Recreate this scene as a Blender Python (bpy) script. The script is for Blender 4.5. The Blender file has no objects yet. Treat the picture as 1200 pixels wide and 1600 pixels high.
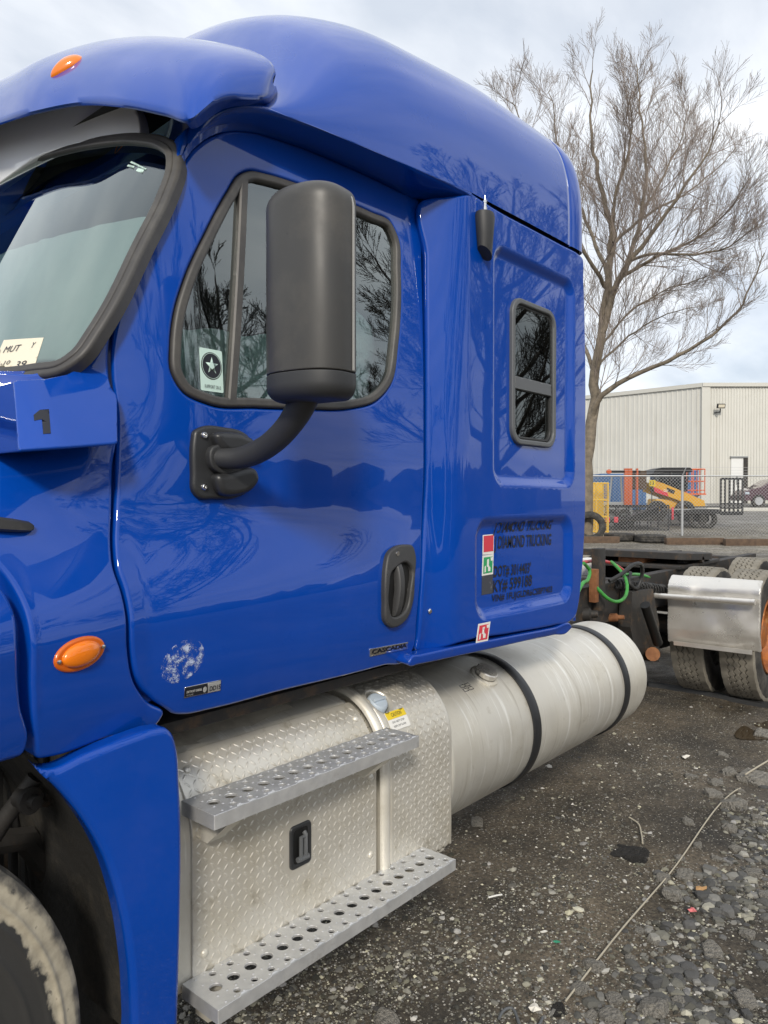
import bpy, bmesh, math, random
import numpy as np
from mathutils import Vector, Matrix, noise
from mathutils.geometry import delaunay_2d_cdt

random.seed(7); np.random.seed(7)
R_ = math.radians
scene = bpy.context.scene
col = scene.collection

# ------------------------------------------------------------------ camera
TH = R_(40.6); PITCH = math.atan(17/1156)
CP = np.array([0.0, -1.45, 1.57])
cam_d = bpy.data.cameras.new('camera'); cam = bpy.data.objects.new('camera', cam_d); col.objects.link(cam)
cam_d.sensor_fit = 'VERTICAL'; cam_d.sensor_height = 36; cam_d.lens = 36*1156/1600
cam_d.clip_start = 0.05; cam_d.clip_end = 3000
cam.location = CP
cam.rotation_euler = (math.pi/2-PITCH, 0, TH-math.pi/2)
scene.camera = cam

# ------------------------------------------------------------------ light
SUN_AZ = math.atan2(-0.64, -0.77)      # direction towards the sun, in the x-y plane
SUN_EL = R_(33)
w = bpy.data.worlds.new('World'); scene.world = w; w.use_nodes = True
nt = w.node_tree; N = nt.nodes; L = nt.links; N.clear()
sky = N.new('ShaderNodeTexSky'); sky.sky_type = 'NISHITA'; sky.sun_disc = False
sky.sun_elevation = SUN_EL; sky.sun_rotation = math.pi/2-SUN_AZ
sky.air_density = 1.0; sky.dust_density = 1.5
tc = N.new('ShaderNodeTexCoord')
sep = N.new('ShaderNodeSeparateXYZ'); L.new(tc.outputs['Generated'], sep.inputs[0])
zz = N.new('ShaderNodeMath'); zz.operation = 'MAXIMUM'; L.new(sep.outputs['Z'], zz.inputs[0]); zz.inputs[1].default_value = 0
za = N.new('ShaderNodeMath'); za.operation = 'ADD'; L.new(zz.outputs[0], za.inputs[0]); za.inputs[1].default_value = 0.22
dv = N.new('ShaderNodeVectorMath'); dv.operation = 'DIVIDE'; L.new(tc.outputs['Generated'], dv.inputs[0])
cb = N.new('ShaderNodeCombineXYZ')
for k in 'XYZ': L.new(za.outputs[0], cb.inputs[k])
L.new(cb.outputs[0], dv.inputs[1])
mp = N.new('ShaderNodeMapping'); L.new(dv.outputs[0], mp.inputs[0]); mp.inputs['Scale'].default_value = (1.0, 1.7, 0.0)
mp.inputs['Rotation'].default_value = (0, 0, 0.5); mp.inputs['Location'].default_value = (3.1, 1.2, 0)
n1 = N.new('ShaderNodeTexNoise'); L.new(mp.outputs[0], n1.inputs['Vector'])
n1.inputs['Scale'].default_value = 1.15; n1.inputs['Detail'].default_value = 7; n1.inputs['Roughness'].default_value = 0.55; n1.inputs['Distortion'].default_value = 0.35
n2 = N.new('ShaderNodeTexNoise'); L.new(mp.outputs[0], n2.inputs['Vector'])
n2.inputs['Scale'].default_value = 2.6; n2.inputs['Detail'].default_value = 6
r1 = N.new('ShaderNodeValToRGB'); L.new(n1.outputs['Fac'], r1.inputs[0])
r1.color_ramp.elements[0].position = 0.30; r1.color_ramp.elements[0].color = (.68, .68, .68, 1)
r1.color_ramp.elements[1].position = 0.62; r1.color_ramp.elements[1].color = (1, 1, 1, 1)
r2 = N.new('ShaderNodeValToRGB'); L.new(n2.outputs['Fac'], r2.inputs[0])
r2.color_ramp.elements[0].position = 0.33; r2.color_ramp.elements[0].color = (6.0, 6.5, 7.25, 1)
r2.color_ramp.elements[1].position = 0.68; r2.color_ramp.elements[1].color = (8.8, 9.05, 9.4, 1)
mx = N.new('ShaderNodeMix'); mx.data_type = 'RGBA'
L.new(r1.outputs[0], mx.inputs['Factor']); L.new(sky.outputs[0], mx.inputs['A']); L.new(r2.outputs[0], mx.inputs['B'])
bg = N.new('ShaderNodeBackground'); L.new(mx.outputs['Result'], bg.inputs[0]); bg.inputs[1].default_value = 0.105
wo = N.new('ShaderNodeOutputWorld'); L.new(bg.outputs[0], wo.inputs[0])

sd = bpy.data.lights.new('sun', 'SUN'); sun = bpy.data.objects.new('sun', sd); col.objects.link(sun)
sd.energy = 2.3; sd.angle = R_(9); sd.color = (1, .93, .82)
sv = Vector((math.cos(SUN_AZ)*math.cos(SUN_EL), math.sin(SUN_AZ)*math.cos(SUN_EL), math.sin(SUN_EL)))
sun.rotation_euler = (-sv).to_track_quat('-Z', 'Y').to_euler(); sun.location = sv*40
scene.render.engine = 'CYCLES'
vs = scene.view_settings; vs.view_transform = 'Standard'; vs.look = 'None'; vs.exposure = 0.3; vs.gamma = 1

# ------------------------------------------------------------------ measuring helpers (photo point -> place)
FW = np.array([math.cos(TH)*math.cos(PITCH), math.sin(TH)*math.cos(PITCH), -math.sin(PITCH)])
UP = np.array([math.cos(TH)*math.sin(PITCH), math.sin(TH)*math.sin(PITCH), math.cos(PITCH)])
RT = np.array([math.sin(TH), -math.cos(TH), 0.0])
FH = np.array([math.cos(TH), math.sin(TH), 0.0])
def ray(u, v): return FW+RT*(u-600)/1156+UP*(800-v)/1156
def PY(u, v, y): r = ray(u, v); return CP+r*((y-CP[1])/r[1])
def PX(u, v, x): r = ray(u, v); return CP+r*((x-CP[0])/r[0])
def PZ(u, v, z): r = ray(u, v); return CP+r*((z-CP[2])/r[2])
def PD(u, v, d): return CP+ray(u, v)*d
def hit(u, v, F, lo=0.4, hi=9.0):
    r = ray(u, v); ts = np.linspace(lo, hi, 400); prev = F(CP+r*ts[0])
    for k in range(1, 400):
        c = F(CP+r*ts[k])
        if prev*c <= 0:
            a, b = ts[k-1], ts[k]
            for _ in range(30):
                m = (a+b)/2
                if F(CP+r*m)*prev > 0: a = m
                else: b = m
            return CP+r*a
        prev = c
    raise Exception('no hit %s %s' % (u, v))
def sst(e0, e1, x):
    t = np.clip((x-e0)/(e1-e0), 0, 1); return t*t*(3-2*t)

# ------------------------------------------------------------------ materials
MATS = {}
def mat(name, base=(.5, .5, .5), rough=.5, metal=0, coat=0, coat_r=.03, spec=.5, bump=None, var=None, rvar=None, dirt=None, ior=None):
    """bump=(scale,strength,dist) var=(scale,other colour,amount) dirt=(scale,colour,low,high)"""
    m = bpy.data.materials.new(name); m.use_nodes = True; t = m.node_tree; b = t.nodes['Principled BSDF']
    b.inputs['Base Color'].default_value = (*base, 1); b.inputs['Roughness'].default_value = rough
    b.inputs['Metallic'].default_value = metal; b.inputs['Coat Weight'].default_value = coat; b.inputs['Coat Roughness'].default_value = coat_r
    b.inputs['Specular IOR Level'].default_value = spec
    tcn = t.nodes.new('ShaderNodeTexCoord'); co = tcn.outputs['Object']
    def noise_n(sc, det=5, ro=.6, stretch=None):
        n = t.nodes.new('ShaderNodeTexNoise'); src = co
        if stretch:
            mpn = t.nodes.new('ShaderNodeMapping'); mpn.inputs['Scale'].default_value = stretch; t.links.new(co, mpn.inputs['Vector']); src = mpn.outputs[0]
        t.links.new(src, n.inputs['Vector']); n.inputs['Scale'].default_value = sc
        n.inputs['Detail'].default_value = det; n.inputs['Roughness'].default_value = ro; return n.outputs['Fac']
    cur = None
    if var:
        rr = t.nodes.new('ShaderNodeValToRGB'); t.links.new(noise_n(var[0]), rr.inputs[0])
        rr.color_ramp.elements[0].position = .35; rr.color_ramp.elements[0].color = (*base, 1)
        rr.color_ramp.elements[1].position = .7; k = var[2]
        rr.color_ramp.elements[1].color = (*[base[i]*(1-k)+var[1][i]*k for i in range(3)], 1)
        cur = rr.outputs[0]
    if dirt:
        for dd in (dirt if isinstance(dirt, list) else [dirt]):
            rr = t.nodes.new('ShaderNodeValToRGB'); t.links.new(noise_n(dd[0], 8, .7, dd[4] if len(dd) > 4 else None), rr.inputs[0])
            rr.color_ramp.elements[0].position = dd[2]; rr.color_ramp.elements[0].color = (0, 0, 0, 1)
            rr.color_ramp.elements[1].position = dd[3]; rr.color_ramp.elements[1].color = (1, 1, 1, 1)
            mm = t.nodes.new('ShaderNodeMix'); mm.data_type = 'RGBA'; t.links.new(rr.outputs[0], mm.inputs['Factor'])
            if cur is None: mm.inputs['A'].default_value = (*base, 1)
            else: t.links.new(cur, mm.inputs['A'])
            mm.inputs['B'].default_value = (*dd[1], 1); cur = mm.outputs['Result']
    if cur is not None: t.links.new(cur, b.inputs['Base Color'])
    if rvar:
        mr = t.nodes.new('ShaderNodeMapRange'); t.links.new(noise_n(rvar[0]), mr.inputs[0]); mr.inputs[1].default_value = .3; mr.inputs[2].default_value = .7
        mr.inputs[3].default_value = rvar[1]; mr.inputs[4].default_value = rvar[2]; t.links.new(mr.outputs[0], b.inputs['Roughness'])
    if bump:
        bn = t.nodes.new('ShaderNodeBump'); t.links.new(noise_n(bump[0]), bn.inputs['Height']); bn.inputs['Strength'].default_value = bump[1]
        bn.inputs['Distance'].default_value = bump[2]; t.links.new(bn.outputs[0], b.inputs['Normal'])
    MATS[name] = m
    return m
def glass(name, tint, refl=2.0, extra=0.0):
    m = bpy.data.materials.new(name); m.use_nodes = True; t = m.node_tree; t.nodes.remove(t.nodes['Principled BSDF'])
    tr = t.nodes.new('ShaderNodeBsdfTransparent'); tr.inputs[0].default_value = (*tint, 1)
    gl = t.nodes.new('ShaderNodeBsdfGlossy'); gl.inputs['Roughness'].default_value = .012; gl.inputs[0].default_value = (.93, 1, .98, 1)
    fr = t.nodes.new('ShaderNodeFresnel'); fr.inputs[0].default_value = 1.5
    mu = t.nodes.new('ShaderNodeMath'); mu.operation = 'MULTIPLY_ADD'; mu.use_clamp = True
    t.links.new(fr.outputs[0], mu.inputs[0]); mu.inputs[1].default_value = refl; mu.inputs[2].default_value = extra
    ms = t.nodes.new('ShaderNodeMixShader'); t.links.new(mu.outputs[0], ms.inputs[0]); t.links.new(tr.outputs[0], ms.inputs[1]); t.links.new(gl.outputs[0], ms.inputs[2])
    t.links.new(ms.outputs[0], t.nodes['Material Output'].inputs[0]); MATS[name] = m
    return m
mat('paint', (.0004, .050, .335), .35, 0, 1.0, .018, .08, var=(1.3, (.0006, .058, .38), .5), rvar=(7, .25, .42), dirt=[(3.5, (.012, .06, .36), .50, .85), (75, (.20, .24, .42), .77, .84), (190, (.45, .48, .58), .80, .84)])
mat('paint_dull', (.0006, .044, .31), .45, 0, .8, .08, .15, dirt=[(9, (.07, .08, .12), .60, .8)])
mat('header_sky_tone', (.80, .82, .84), .25, 0, 1, .02)  # pale colour stands in for sky reflected on the header
mat('liner', (.020, .019, .017), .7, bump=(25, .5, .01), dirt=[(5, (.07, .06, .045), .5, .75)])
mat('rubber', (.022, .022, .022), .55, bump=(300, .15, .001))
mat('gasket', (.055, .052, .05), .5, bump=(400, .1, .001), dirt=(6, (.10, .095, .085), .45, .75))
mat('frame_light', (.30, .30, .29), .4)
mat('frame_grey', (.10, .105, .11), .45)
mat('mirror_plastic', (.046, .045, .043), .36, bump=(900, .2, .0006), rvar=(9, .34, .52), dirt=[(5, (.075, .070, .062), .48, .75), (26, (.03, .03, .03), .66, .72), (60, (.2, .19, .17), .72, .77)])
mat('arm_plastic', (.030, .031, .033), .55, bump=(700, .2, .0008))
mat('bracket_plastic', (.026, .027, .029), .38, bump=(500, .15, .0008), dirt=(50, (.2, .2, .2), .72, .78))
mat('handle_plastic', (.042, .042, .043), .5, dirt=(20, (.1, .095, .09), .58, .75))
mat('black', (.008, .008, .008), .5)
mat('decal_black', (.012, .013, .02), .35)
mat('steel_dark', (.025, .023, .021), .65, bump=(40, .4, .004), dirt=[(12, (.09, .055, .03), .52, .7)])
mat('rust', (.16, .06, .022), .8, bump=(60, .5, .003), var=(20, (.3, .13, .05), .8))
mat('chrome', (.75, .74, .72), .12, 1)
mat('alu', (.70, .675, .61), .42, .40, var=(2.2, (.74, .70, .60), .9), rvar=(5, .34, .58), dirt=[(3.2, (.60, .56, .46), .50, .80), (12, (.52, .48, .39), .60, .75), (2, (.90, .88, .82), .56, .66, (14, 1, 1)), (3, (.55, .51, .43), .57, .68, (9, .6, .6)), (70, (.40, .36, .30), .68, .78)], bump=(30, .10, .003))
mat('plate', (.70, .67, .60), .34, .55, var=(5, (.70, .66, .57), .8), rvar=(9, .28, .5), dirt=[(4, (.60, .55, .44), .48, .75), (16, (.44, .40, .32), .58, .74)], bump=(140, .08, .001))
mat('galv', (.66, .66, .65), .42, .6, var=(30, (.52, .525, .53), .8), rvar=(25, .32, .55), dirt=[(9, (.35, .33, .30), .58, .8)])
mat('beige_cover', (.50, .46, .38), .55, .2, dirt=[(6, (.22, .19, .15), .48, .75)])
mat('stainless', (.80, .77, .71), .3, .7, rvar=(6, .24, .46), dirt=[(5, (.48, .44, .38), .55, .75)])
mat('strap', (.016, .017, .019), .42, bump=(120, .1, .001), dirt=(9, (.07, .06, .05), .6, .8))
mat('tyre', (.022, .021, .02), .75, bump=(90, .3, .002), dirt=[(7, (.10, .09, .075), .45, .7)])
mat('tread', (.17, .155, .125), .9, bump=(120, .4, .002), var=(10, (.28, .255, .21), .9))
mat('mud', (.42, .375, .29), .95, bump=(55, .8, .006), var=(16, (.30, .265, .20), 1.0), dirt=(35, (.06, .055, .05), .60, .66))
mat('rim_orange', (.42, .13, .02), .6, .2, bump=(50, .4, .003), var=(14, (.20, .065, .02), 1), dirt=(9, (.5, .28, .12), .58, .75))
mat('amber', (.85, .20, .005), .18, 0, .6, .05)
mat('amber_deep', (.62, .12, .004), .25, 0, .5, .05)
mat('white_paint', (.75, .74, .70), .4)
mat('sticker_red', (.62, .045, .07), .4)
mat('sticker_green', (.03, .33, .12), .4)
mat('sticker_grey', (.055, .06, .075), .25, dirt=(30, (.2, .2, .22), .6, .7))
mat('sticker_cream', (.72, .66, .52), .5, dirt=(30, (.6, .42, .22), .62, .7))
mat('sticker_mint', (.55, .72, .66), .5)
mat('yellow_label', (.75, .55, .02), .5)
mat('cap_blue', (.46, .53, .60), .35)
mat('green_hose', (.05, .30, .05), .5, dirt=[(20, (.05, .12, .04), .5, .7)])
mat('red_hose', (.5, .05, .06), .4)
mat('seat_dark', (.02, .021, .024), .8)
mat('sky_reflection', (.34, .40, .39), .85, var=(3, (.25, .31, .31), .8))  # pale tone put in for sky mirrored in the windscreen
mat('foil', (.80, .92, .88), .6, bump=(60, .5, .01), var=(9, (.42, .62, .60), .8))
glass('glass', (.70, .80, .77), 3.2, .03)
glass('glass_ws', (.62, .72, .70), 2.3, .02)
glass('glass_dark', (.10, .11, .115), 1.6)

# residue of a removed sticker: flecks of white left on the paint
def flecks(name, colr, scale, lo, hi):
    m = bpy.data.materials.new(name); m.use_nodes = True; t = m.node_tree; b = t.nodes['Principled BSDF']
    b.inputs['Base Color'].default_value = (*colr, 1); b.inputs['Roughness'].default_value = .7
    c = t.nodes.new('ShaderNodeTexCoord'); n = t.nodes.new('ShaderNodeTexNoise'); n.inputs['Scale'].default_value = scale; n.inputs['Detail'].default_value = 4
    n.inputs['Roughness'].default_value = .8; t.links.new(c.outputs['Object'], n.inputs['Vector'])
    n2_ = t.nodes.new('ShaderNodeTexNoise'); n2_.inputs['Scale'].default_value = scale*.12; t.links.new(c.outputs['Object'], n2_.inputs['Vector'])
    ad = t.nodes.new('ShaderNodeMath'); ad.operation = 'ADD'; t.links.new(n.outputs['Fac'], ad.inputs[0]); t.links.new(n2_.outputs['Fac'], ad.inputs[1])
    rr = t.nodes.new('ShaderNodeMapRange'); t.links.new(ad.outputs[0], rr.inputs[0]); rr.inputs[1].default_value = lo; rr.inputs[2].default_value = hi
    t.links.new(rr.outputs[0], b.inputs['Alpha']); MATS[name] = m
flecks('residue', (.45, .52, .70), 420, 1.00, 1.16)

# ------------------------------------------------------------------ object helpers
def tag(o, label=None, cat=None, group=None, kind=None):
    if label: o['label'] = label
    if cat: o['category'] = cat
    if group: o['group'] = group
    if kind: o['kind'] = kind
    return o
def empty(name, loc=(0, 0, 0), label=None, cat=None, group=None):
    o = bpy.data.objects.new(name, None); col.objects.link(o); o.location = loc; o.empty_display_size = .1
    return tag(o, label, cat, group)
def link(name, me, m, parent=None):
    o = bpy.data.objects.new(name, me); col.objects.link(o)
    if m is not None:
        for k in (m if isinstance(m, (list, tuple)) else [m]): me.materials.append(MATS[k] if isinstance(k, str) else k)
    if parent is not None:
        o.parent = parent
        q = parent; off = Vector((0, 0, 0))
        # all part meshes are written in world space: undo the parents' places
        mw = Matrix.Identity(4); chain = []
        while q is not None: chain.append(q); q = q.parent
        for q in reversed(chain): mw = mw @ q.matrix_parent_inverse @ q.matrix_basis
        o.matrix_parent_inverse = mw.inverted()
    return o
class MB:
    def __init__(s): s.v = []; s.f = []; s.mi = []
    def add(s, vs, fs, mi=0):
        b = len(s.v); s.v.extend([tuple(map(float, p)) for p in vs]); s.f.extend([tuple(b+i for i in f) for f in fs]); s.mi.extend([mi]*len(fs)); return s
    def box(s, c, size, rot=None, bev=0, mi=0):
        bm = bmesh.new(); bmesh.ops.create_cube(bm, size=1); bmesh.ops.scale(bm, vec=size, verts=bm.verts)
        if bev: bmesh.ops.bevel(bm, geom=bm.edges[:], offset=bev, segments=2, profile=.6, affect='EDGES')
        M_ = Matrix.Translation(Vector(c))
        if rot is not None: M_ = M_ @ (rot if isinstance(rot, Matrix) else Matrix.Rotation(rot, 4, 'Z'))
        bm.transform(M_); bm.verts.index_update()
        s.add([v.co for v in bm.verts], [[v.index for v in f.verts] for f in bm.faces], mi); bm.free(); return s
    def tube(s, pts, rad, n=8, cap=True, mi=0):
        pts = [Vector(p) for p in pts]; k = len(pts); rad = rad if hasattr(rad, '__len__') else [rad]*k
        t0 = (pts[1]-pts[0]).normalized(); a = t0.orthogonal().normalized(); vs_ = []
        for i, p in enumerate(pts):
            t = (pts[min(i+1, k-1)]-pts[max(i-1, 0)]).normalized()
            a = (a-t*a.dot(t)).normalized(); b = t.cross(a)
            for j in range(n):
                an = 2*math.pi*j/n; vs_.append(p+(a*math.cos(an)+b*math.sin(an))*rad[i])
        fs = [(i*n+j, i*n+(j+1) % n, (i+1)*n+(j+1) % n, (i+1)*n+j) for i in range(k-1) for j in range(n)]
        if cap: fs += [tuple(range(n-1, -1, -1)), tuple((k-1)*n+j for j in range(n))]
        return s.add(vs_, fs, mi)
    def lathe(s, prof, o, axis, n=32, mi=0, a0=0, a1=2*math.pi, up=None):
        """prof: (along axis, radius)"""
        ax = Vector(axis).normalized(); e1 = Vector(up) if up is not None else ax.orthogonal().normalized(); e2 = ax.cross(e1); o = Vector(o)
        full = abs(a1-a0-2*math.pi) < 1e-6; nn = n if full else n+1; vs_ = []
        for (h, r) in prof:
            for j in range(nn):
                an = a0+(a1-a0)*j/n; vs_.append(o+ax*h+(e1*math.cos(an)+e2*math.sin(an))*r)
        fs = []
        for i in range(len(prof)-1):
            for j in range(n):
                j2 = (j+1) % nn
                fs.append((i*nn+j, i*nn+j2, (i+1)*nn+j2, (i+1)*nn+j))
        return s.add(vs_, fs, mi)
    def grid(s, rows, closed=False, mi=0):
        m_ = len(rows); n = len(rows[0]); vs_ = [p for r in rows for p in r]; fs = []
        for i in range(m_-1):
            for j in range(n if closed else n-1):
                j2 = (j+1) % n; fs.append((i*n+j, i*n+j2, (i+1)*n+j2, (i+1)*n+j))
        return s.add(vs_, fs, mi)
    def prism(s, poly, d, mi=0):
        """poly: list of 3D points in a plane, extruded by vector d"""
        n = len(poly); d = Vector(d); a = [Vector(p) for p in poly]
        vs_ = a+[p+d for p in a]; fs = [tuple(range(n)), tuple(range(2*n-1, n-1, -1))]+[(i, n+i, n+(i+1) % n, (i+1) % n) for i in range(n)]
        return s.add(vs_, fs, mi)
    def build(s, name, m, parent=None, smooth=40, fix=True):
        me = bpy.data.meshes.new(name); me.from_pydata(s.v, [], s.f); me.update()
        if fix:
            bm = bmesh.new(); bm.from_mesh(me); bmesh.ops.recalc_face_normals(bm, faces=bm.faces); bm.to_mesh(me); bm.free()
        if len(set(s.mi)) > 1: me.polygons.foreach_set('material_index', s.mi)
        if smooth:
            me.polygons.foreach_set('use_smooth', [True]*len(me.polygons))
            if smooth < 180: me.set_sharp_from_angle(angle=R_(smooth))
        return link(name, me, m, parent)

def spline(pts, closed=True, step=.012):
    """Catmull-Rom through 2D/3D points, resampled"""
    P = np.array(pts, float); n = len(P); out = []
    rng = range(n) if closed else range(n-1)
    for i in rng:
        if closed: p0, p1, p2, p3 = P[(i-1) % n], P[i], P[(i+1) % n], P[(i+2) % n]
        else: p0, p1, p2, p3 = P[max(i-1, 0)], P[i], P[i+1], P[min(i+2, n-1)]
        k = max(1, int(math.ceil(np.linalg.norm(p2-p1)/step)))
        # centripetal-like tangents, limited so that close points stay tight corners
        d1 = np.linalg.norm(p1-p0)+1e-9; d2 = np.linalg.norm(p2-p1)+1e-9; d3 = np.linalg.norm(p3-p2)+1e-9
        m1 = ((p1-p0)/d1*d2+(p2-p1)/d2*d1)/(d1+d2)*d2
        m2 = ((p2-p1)/d2*d3+(p3-p2)/d3*d2)/(d2+d3)*d2
        for j in range(k):
            t = j/k; t2 = t*t; t3 = t2*t
            out.append((2*t3-3*t2+1)*p1+(t3-2*t2+t)*m1+(-2*t3+3*t2)*p2+(t3-t2)*m2)
    if not closed: out.append(P[-1])
    return np.array(out)
def inpoly(pts, poly):
    x, y = pts[:, 0], pts[:, 1]; r = np.zeros(len(pts), bool); n = len(poly); j = n-1
    for i in range(n):
        xi, yi = poly[i]; xj, yj = poly[j]
        c = ((yi > y) != (yj > y)) & (x < (xj-xi)*(y-yi)/((yj-yi) if yj != yi else 1e-12)+xi); r ^= c; j = i
    return r
def ccw(p):
    a = np.sum(p[:, 0]*np.roll(p[:, 1], -1)-np.roll(p[:, 0], -1)*p[:, 1]); return p if a > 0 else p[::-1]
def inward(p):
    t = np.roll(p, -1, 0)-np.roll(p, 1, 0); t /= (np.linalg.norm(t, axis=1)[:, None]+1e-12); return np.stack([-t[:, 1], t[:, 0]], 1)
def rrect(x0, x1, y0, y1, r, n=5):
    out = []
    for cx, cy, a in ((x1-r, y1-r, 0), (x0+r, y1-r, 90), (x0+r, y0+r, 180), (x1-r, y0+r, 270)):
        for k in range(n+1):
            an = R_(a+90*k/n); out.append((cx+r*math.cos(an), cy+r*math.sin(an)))
    return np.array(out)
def ellipse(cx, cy, a, b, n=24, rot=0):
    t = np.linspace(0, 2*math.pi, n, endpoint=False); x = a*np.cos(t); y = b*np.sin(t)
    return np.stack([cx+x*math.cos(rot)-y*math.sin(rot), cy+x*math.sin(rot)+y*math.cos(rot)], 1)
def densify(p, step):
    out = []
    for i in range(len(p)):
        a, b = p[i], p[(i+1) % len(p)]; k = max(1, int(np.linalg.norm(b-a)/step))
        for j in range(k): out.append(a+(b-a)*j/k)
    return np.array(out)

def panel(name, outer, M, m, parent, holes=(), sp=.03, r=.006, depth=.02, sign=1, extra=(), hdepth=None, sdir=None):
    """A sheet with rolled edges: outline and holes in surface coordinates (p,q), lifted by M(p,q), normals taken from M itself."""
    P2 = []; Dp = []; Od = []; Sp = []; cons = []
    loops = [ccw(np.array(outer, float))]+[ccw(np.array(h, float))[::-1] for h in holes]
    ss = [0, .12*r, .42*r, r] if r > .0025 else [0, r]
    outl = []
    for lp in loops:
        nin = inward(lp); b0 = len(P2); n = len(lp)
        for s in ss:
            for i in range(n):
                P2.append(lp[i]+nin[i]*s); Dp.append(r-math.sqrt(max(0, r*r-(r-s)**2))); Od.append(-nin[i]); Sp.append((r-s)/r)
        cons += [(b0+i, b0+(i+1) % n) for i in range(n)]; outl.append((b0, n))
    allb = np.concatenate(loops)
    lo = loops[0].min(0); hi = loops[0].max(0)
    gx, gy = np.meshgrid(np.arange(lo[0]+sp/2, hi[0], sp), np.arange(lo[1]+sp/2, hi[1], sp))
    g = np.stack([gx.ravel(), gy.ravel()], 1)
    if len(extra): g = np.concatenate([g]+[np.array(e) for e in extra])
    if len(g):
        ok = inpoly(g, loops[0])
        for h in loops[1:]: ok &= ~inpoly(g, h)
        g = g[ok]
        if len(g):
            d = np.min(np.linalg.norm(g[:, None, :]-allb[None], axis=2), axis=1); g = g[d > r*1.25+.0015]
    b0 = len(P2)
    for q in g: P2.append(q); Dp.append(0); Od.append((0, 0)); Sp.append(0)
    res = delaunay_2d_cdt([Vector((float(a), float(b))) for a, b in P2], cons, [], 0, 1e-5, True)
    V = np.array([tuple(v) for v in res[0]]); ids = [o[0] if o else -1 for o in res[3]]
    T = np.array([f for f in res[2] if len(f) == 3])
    cen = V[T].mean(1); ok = inpoly(cen, loops[0])
    for h in loops[1:]: ok &= ~inpoly(cen, h)
    T = T[ok]
    p, q = V[:, 0], V[:, 1]; e = 1e-3
    pos = M(p, q); dp = (M(p+e, q)-M(p-e, q))/(2*e); dq = (M(p, q+e)-M(p, q-e))/(2*e)
    nn = np.cross(dp, dq)*sign; nn /= np.linalg.norm(nn, axis=1)[:, None]
    ID = np.array(ids); safe = np.where(ID < 0, 0, ID)
    drop = np.array(Dp)[safe]; od = np.array([tuple(x) for x in Od])[safe]; sp_ = np.array(Sp)[safe]
    bad = ID < 0; drop[bad] = 0; sp_[bad] = 0
    o3 = dp*od[:, :1]+dq*od[:, 1:]; o3 /= (np.linalg.norm(o3, axis=1)[:, None]+1e-9)
    pos = pos-nn*drop[:, None]
    nor = nn*np.sqrt(np.clip(1-sp_**2, 0, 1))[:, None]+o3*sp_[:, None]; nor /= np.linalg.norm(nor, axis=1)[:, None]
    verts = pos.tolist(); norms = nor.tolist(); faces = T.tolist() if sign > 0 else T[:, ::-1].tolist()
    inv = {}
    for i, l in enumerate(res[3]):
        for k in l: inv[k] = i
    for li, (b, n) in enumerate(outl):
        dd = depth if (li == 0 or hdepth is None) else hdepth
        if dd <= 0: continue
        base = len(verts); vi = [inv[b+i] for i in range(n)]
        for i in vi: verts.append(((pos[i]-nn[i]*dd) if sdir is None else (pos[i]+np.array(sdir)*dd)).tolist()); norms.append(o3[i].tolist())
        for i in range(n):
            j = (i+1) % n; f = (vi[j], vi[i], base+i, base+j)
            if vi[i] != vi[j]: faces.append(f if sign > 0 else f[::-1])
    me = bpy.data.meshes.new(name); me.from_pydata(verts, [], faces); me.update()
    me.polygons.foreach_set('use_smooth', [True]*len(me.polygons))
    me.normals_split_custom_set_from_vertices(norms)
    return link(name, me, m, parent)

FONT_CACHE = {}
def text2d(s, wd, ht, bold=False):
    """letters as flat triangles in a wd x ht rectangle with its corner at 0,0"""
    cu = bpy.data.curves.new('lettering', 'FONT'); cu.body = s; cu.size = 1; cu.resolution_u = 3
    if bold: cu.offset = .02
    o = bpy.data.objects.new('lettering', cu); col.objects.link(o)
    dg = bpy.context.evaluated_depsgraph_get(); me = bpy.data.meshes.new_from_object(o.evaluated_get(dg))
    V = np.array([v.co[:] for v in me.vertices])[:, :2]; Fc = [tuple(f.vertices) for f in me.polygons]
    bpy.data.objects.remove(o); bpy.data.curves.remove(cu); bpy.data.meshes.remove(me)
    lo = V.min(0); hi = V.max(0); V = (V-lo)/(hi-lo)*np.array([wd, ht]); return V, Fc
def lettering(name, s, corner, ex, ey, wd, ht, m, parent, lift=None, bold=False, shear=0):
    """text laid on a plane: corner + ex*a + ey*b; lift(p)->p puts it on a surface"""
    V, Fc = text2d(s, wd, ht, bold); c = np.array(corner, float); ex = np.array(ex, float); ey = np.array(ey, float)
    V3 = c+V[:, :1]*ex+(V[:, 1:])*ey+(V[:, 1:]*shear)*ex
    if lift is not None: V3 = lift(V3)
    me = bpy.data.meshes.new(name); me.from_pydata(V3.tolist(), [], Fc); me.update(); return link(name, me, m, parent)

# ================================================================== THE TRUCK
truck = empty('semi_truck', (2.0, 1.1, 0), 'blue semi truck tractor with sleeper cab, black mirror and bare rear chassis', 'truck')

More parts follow.
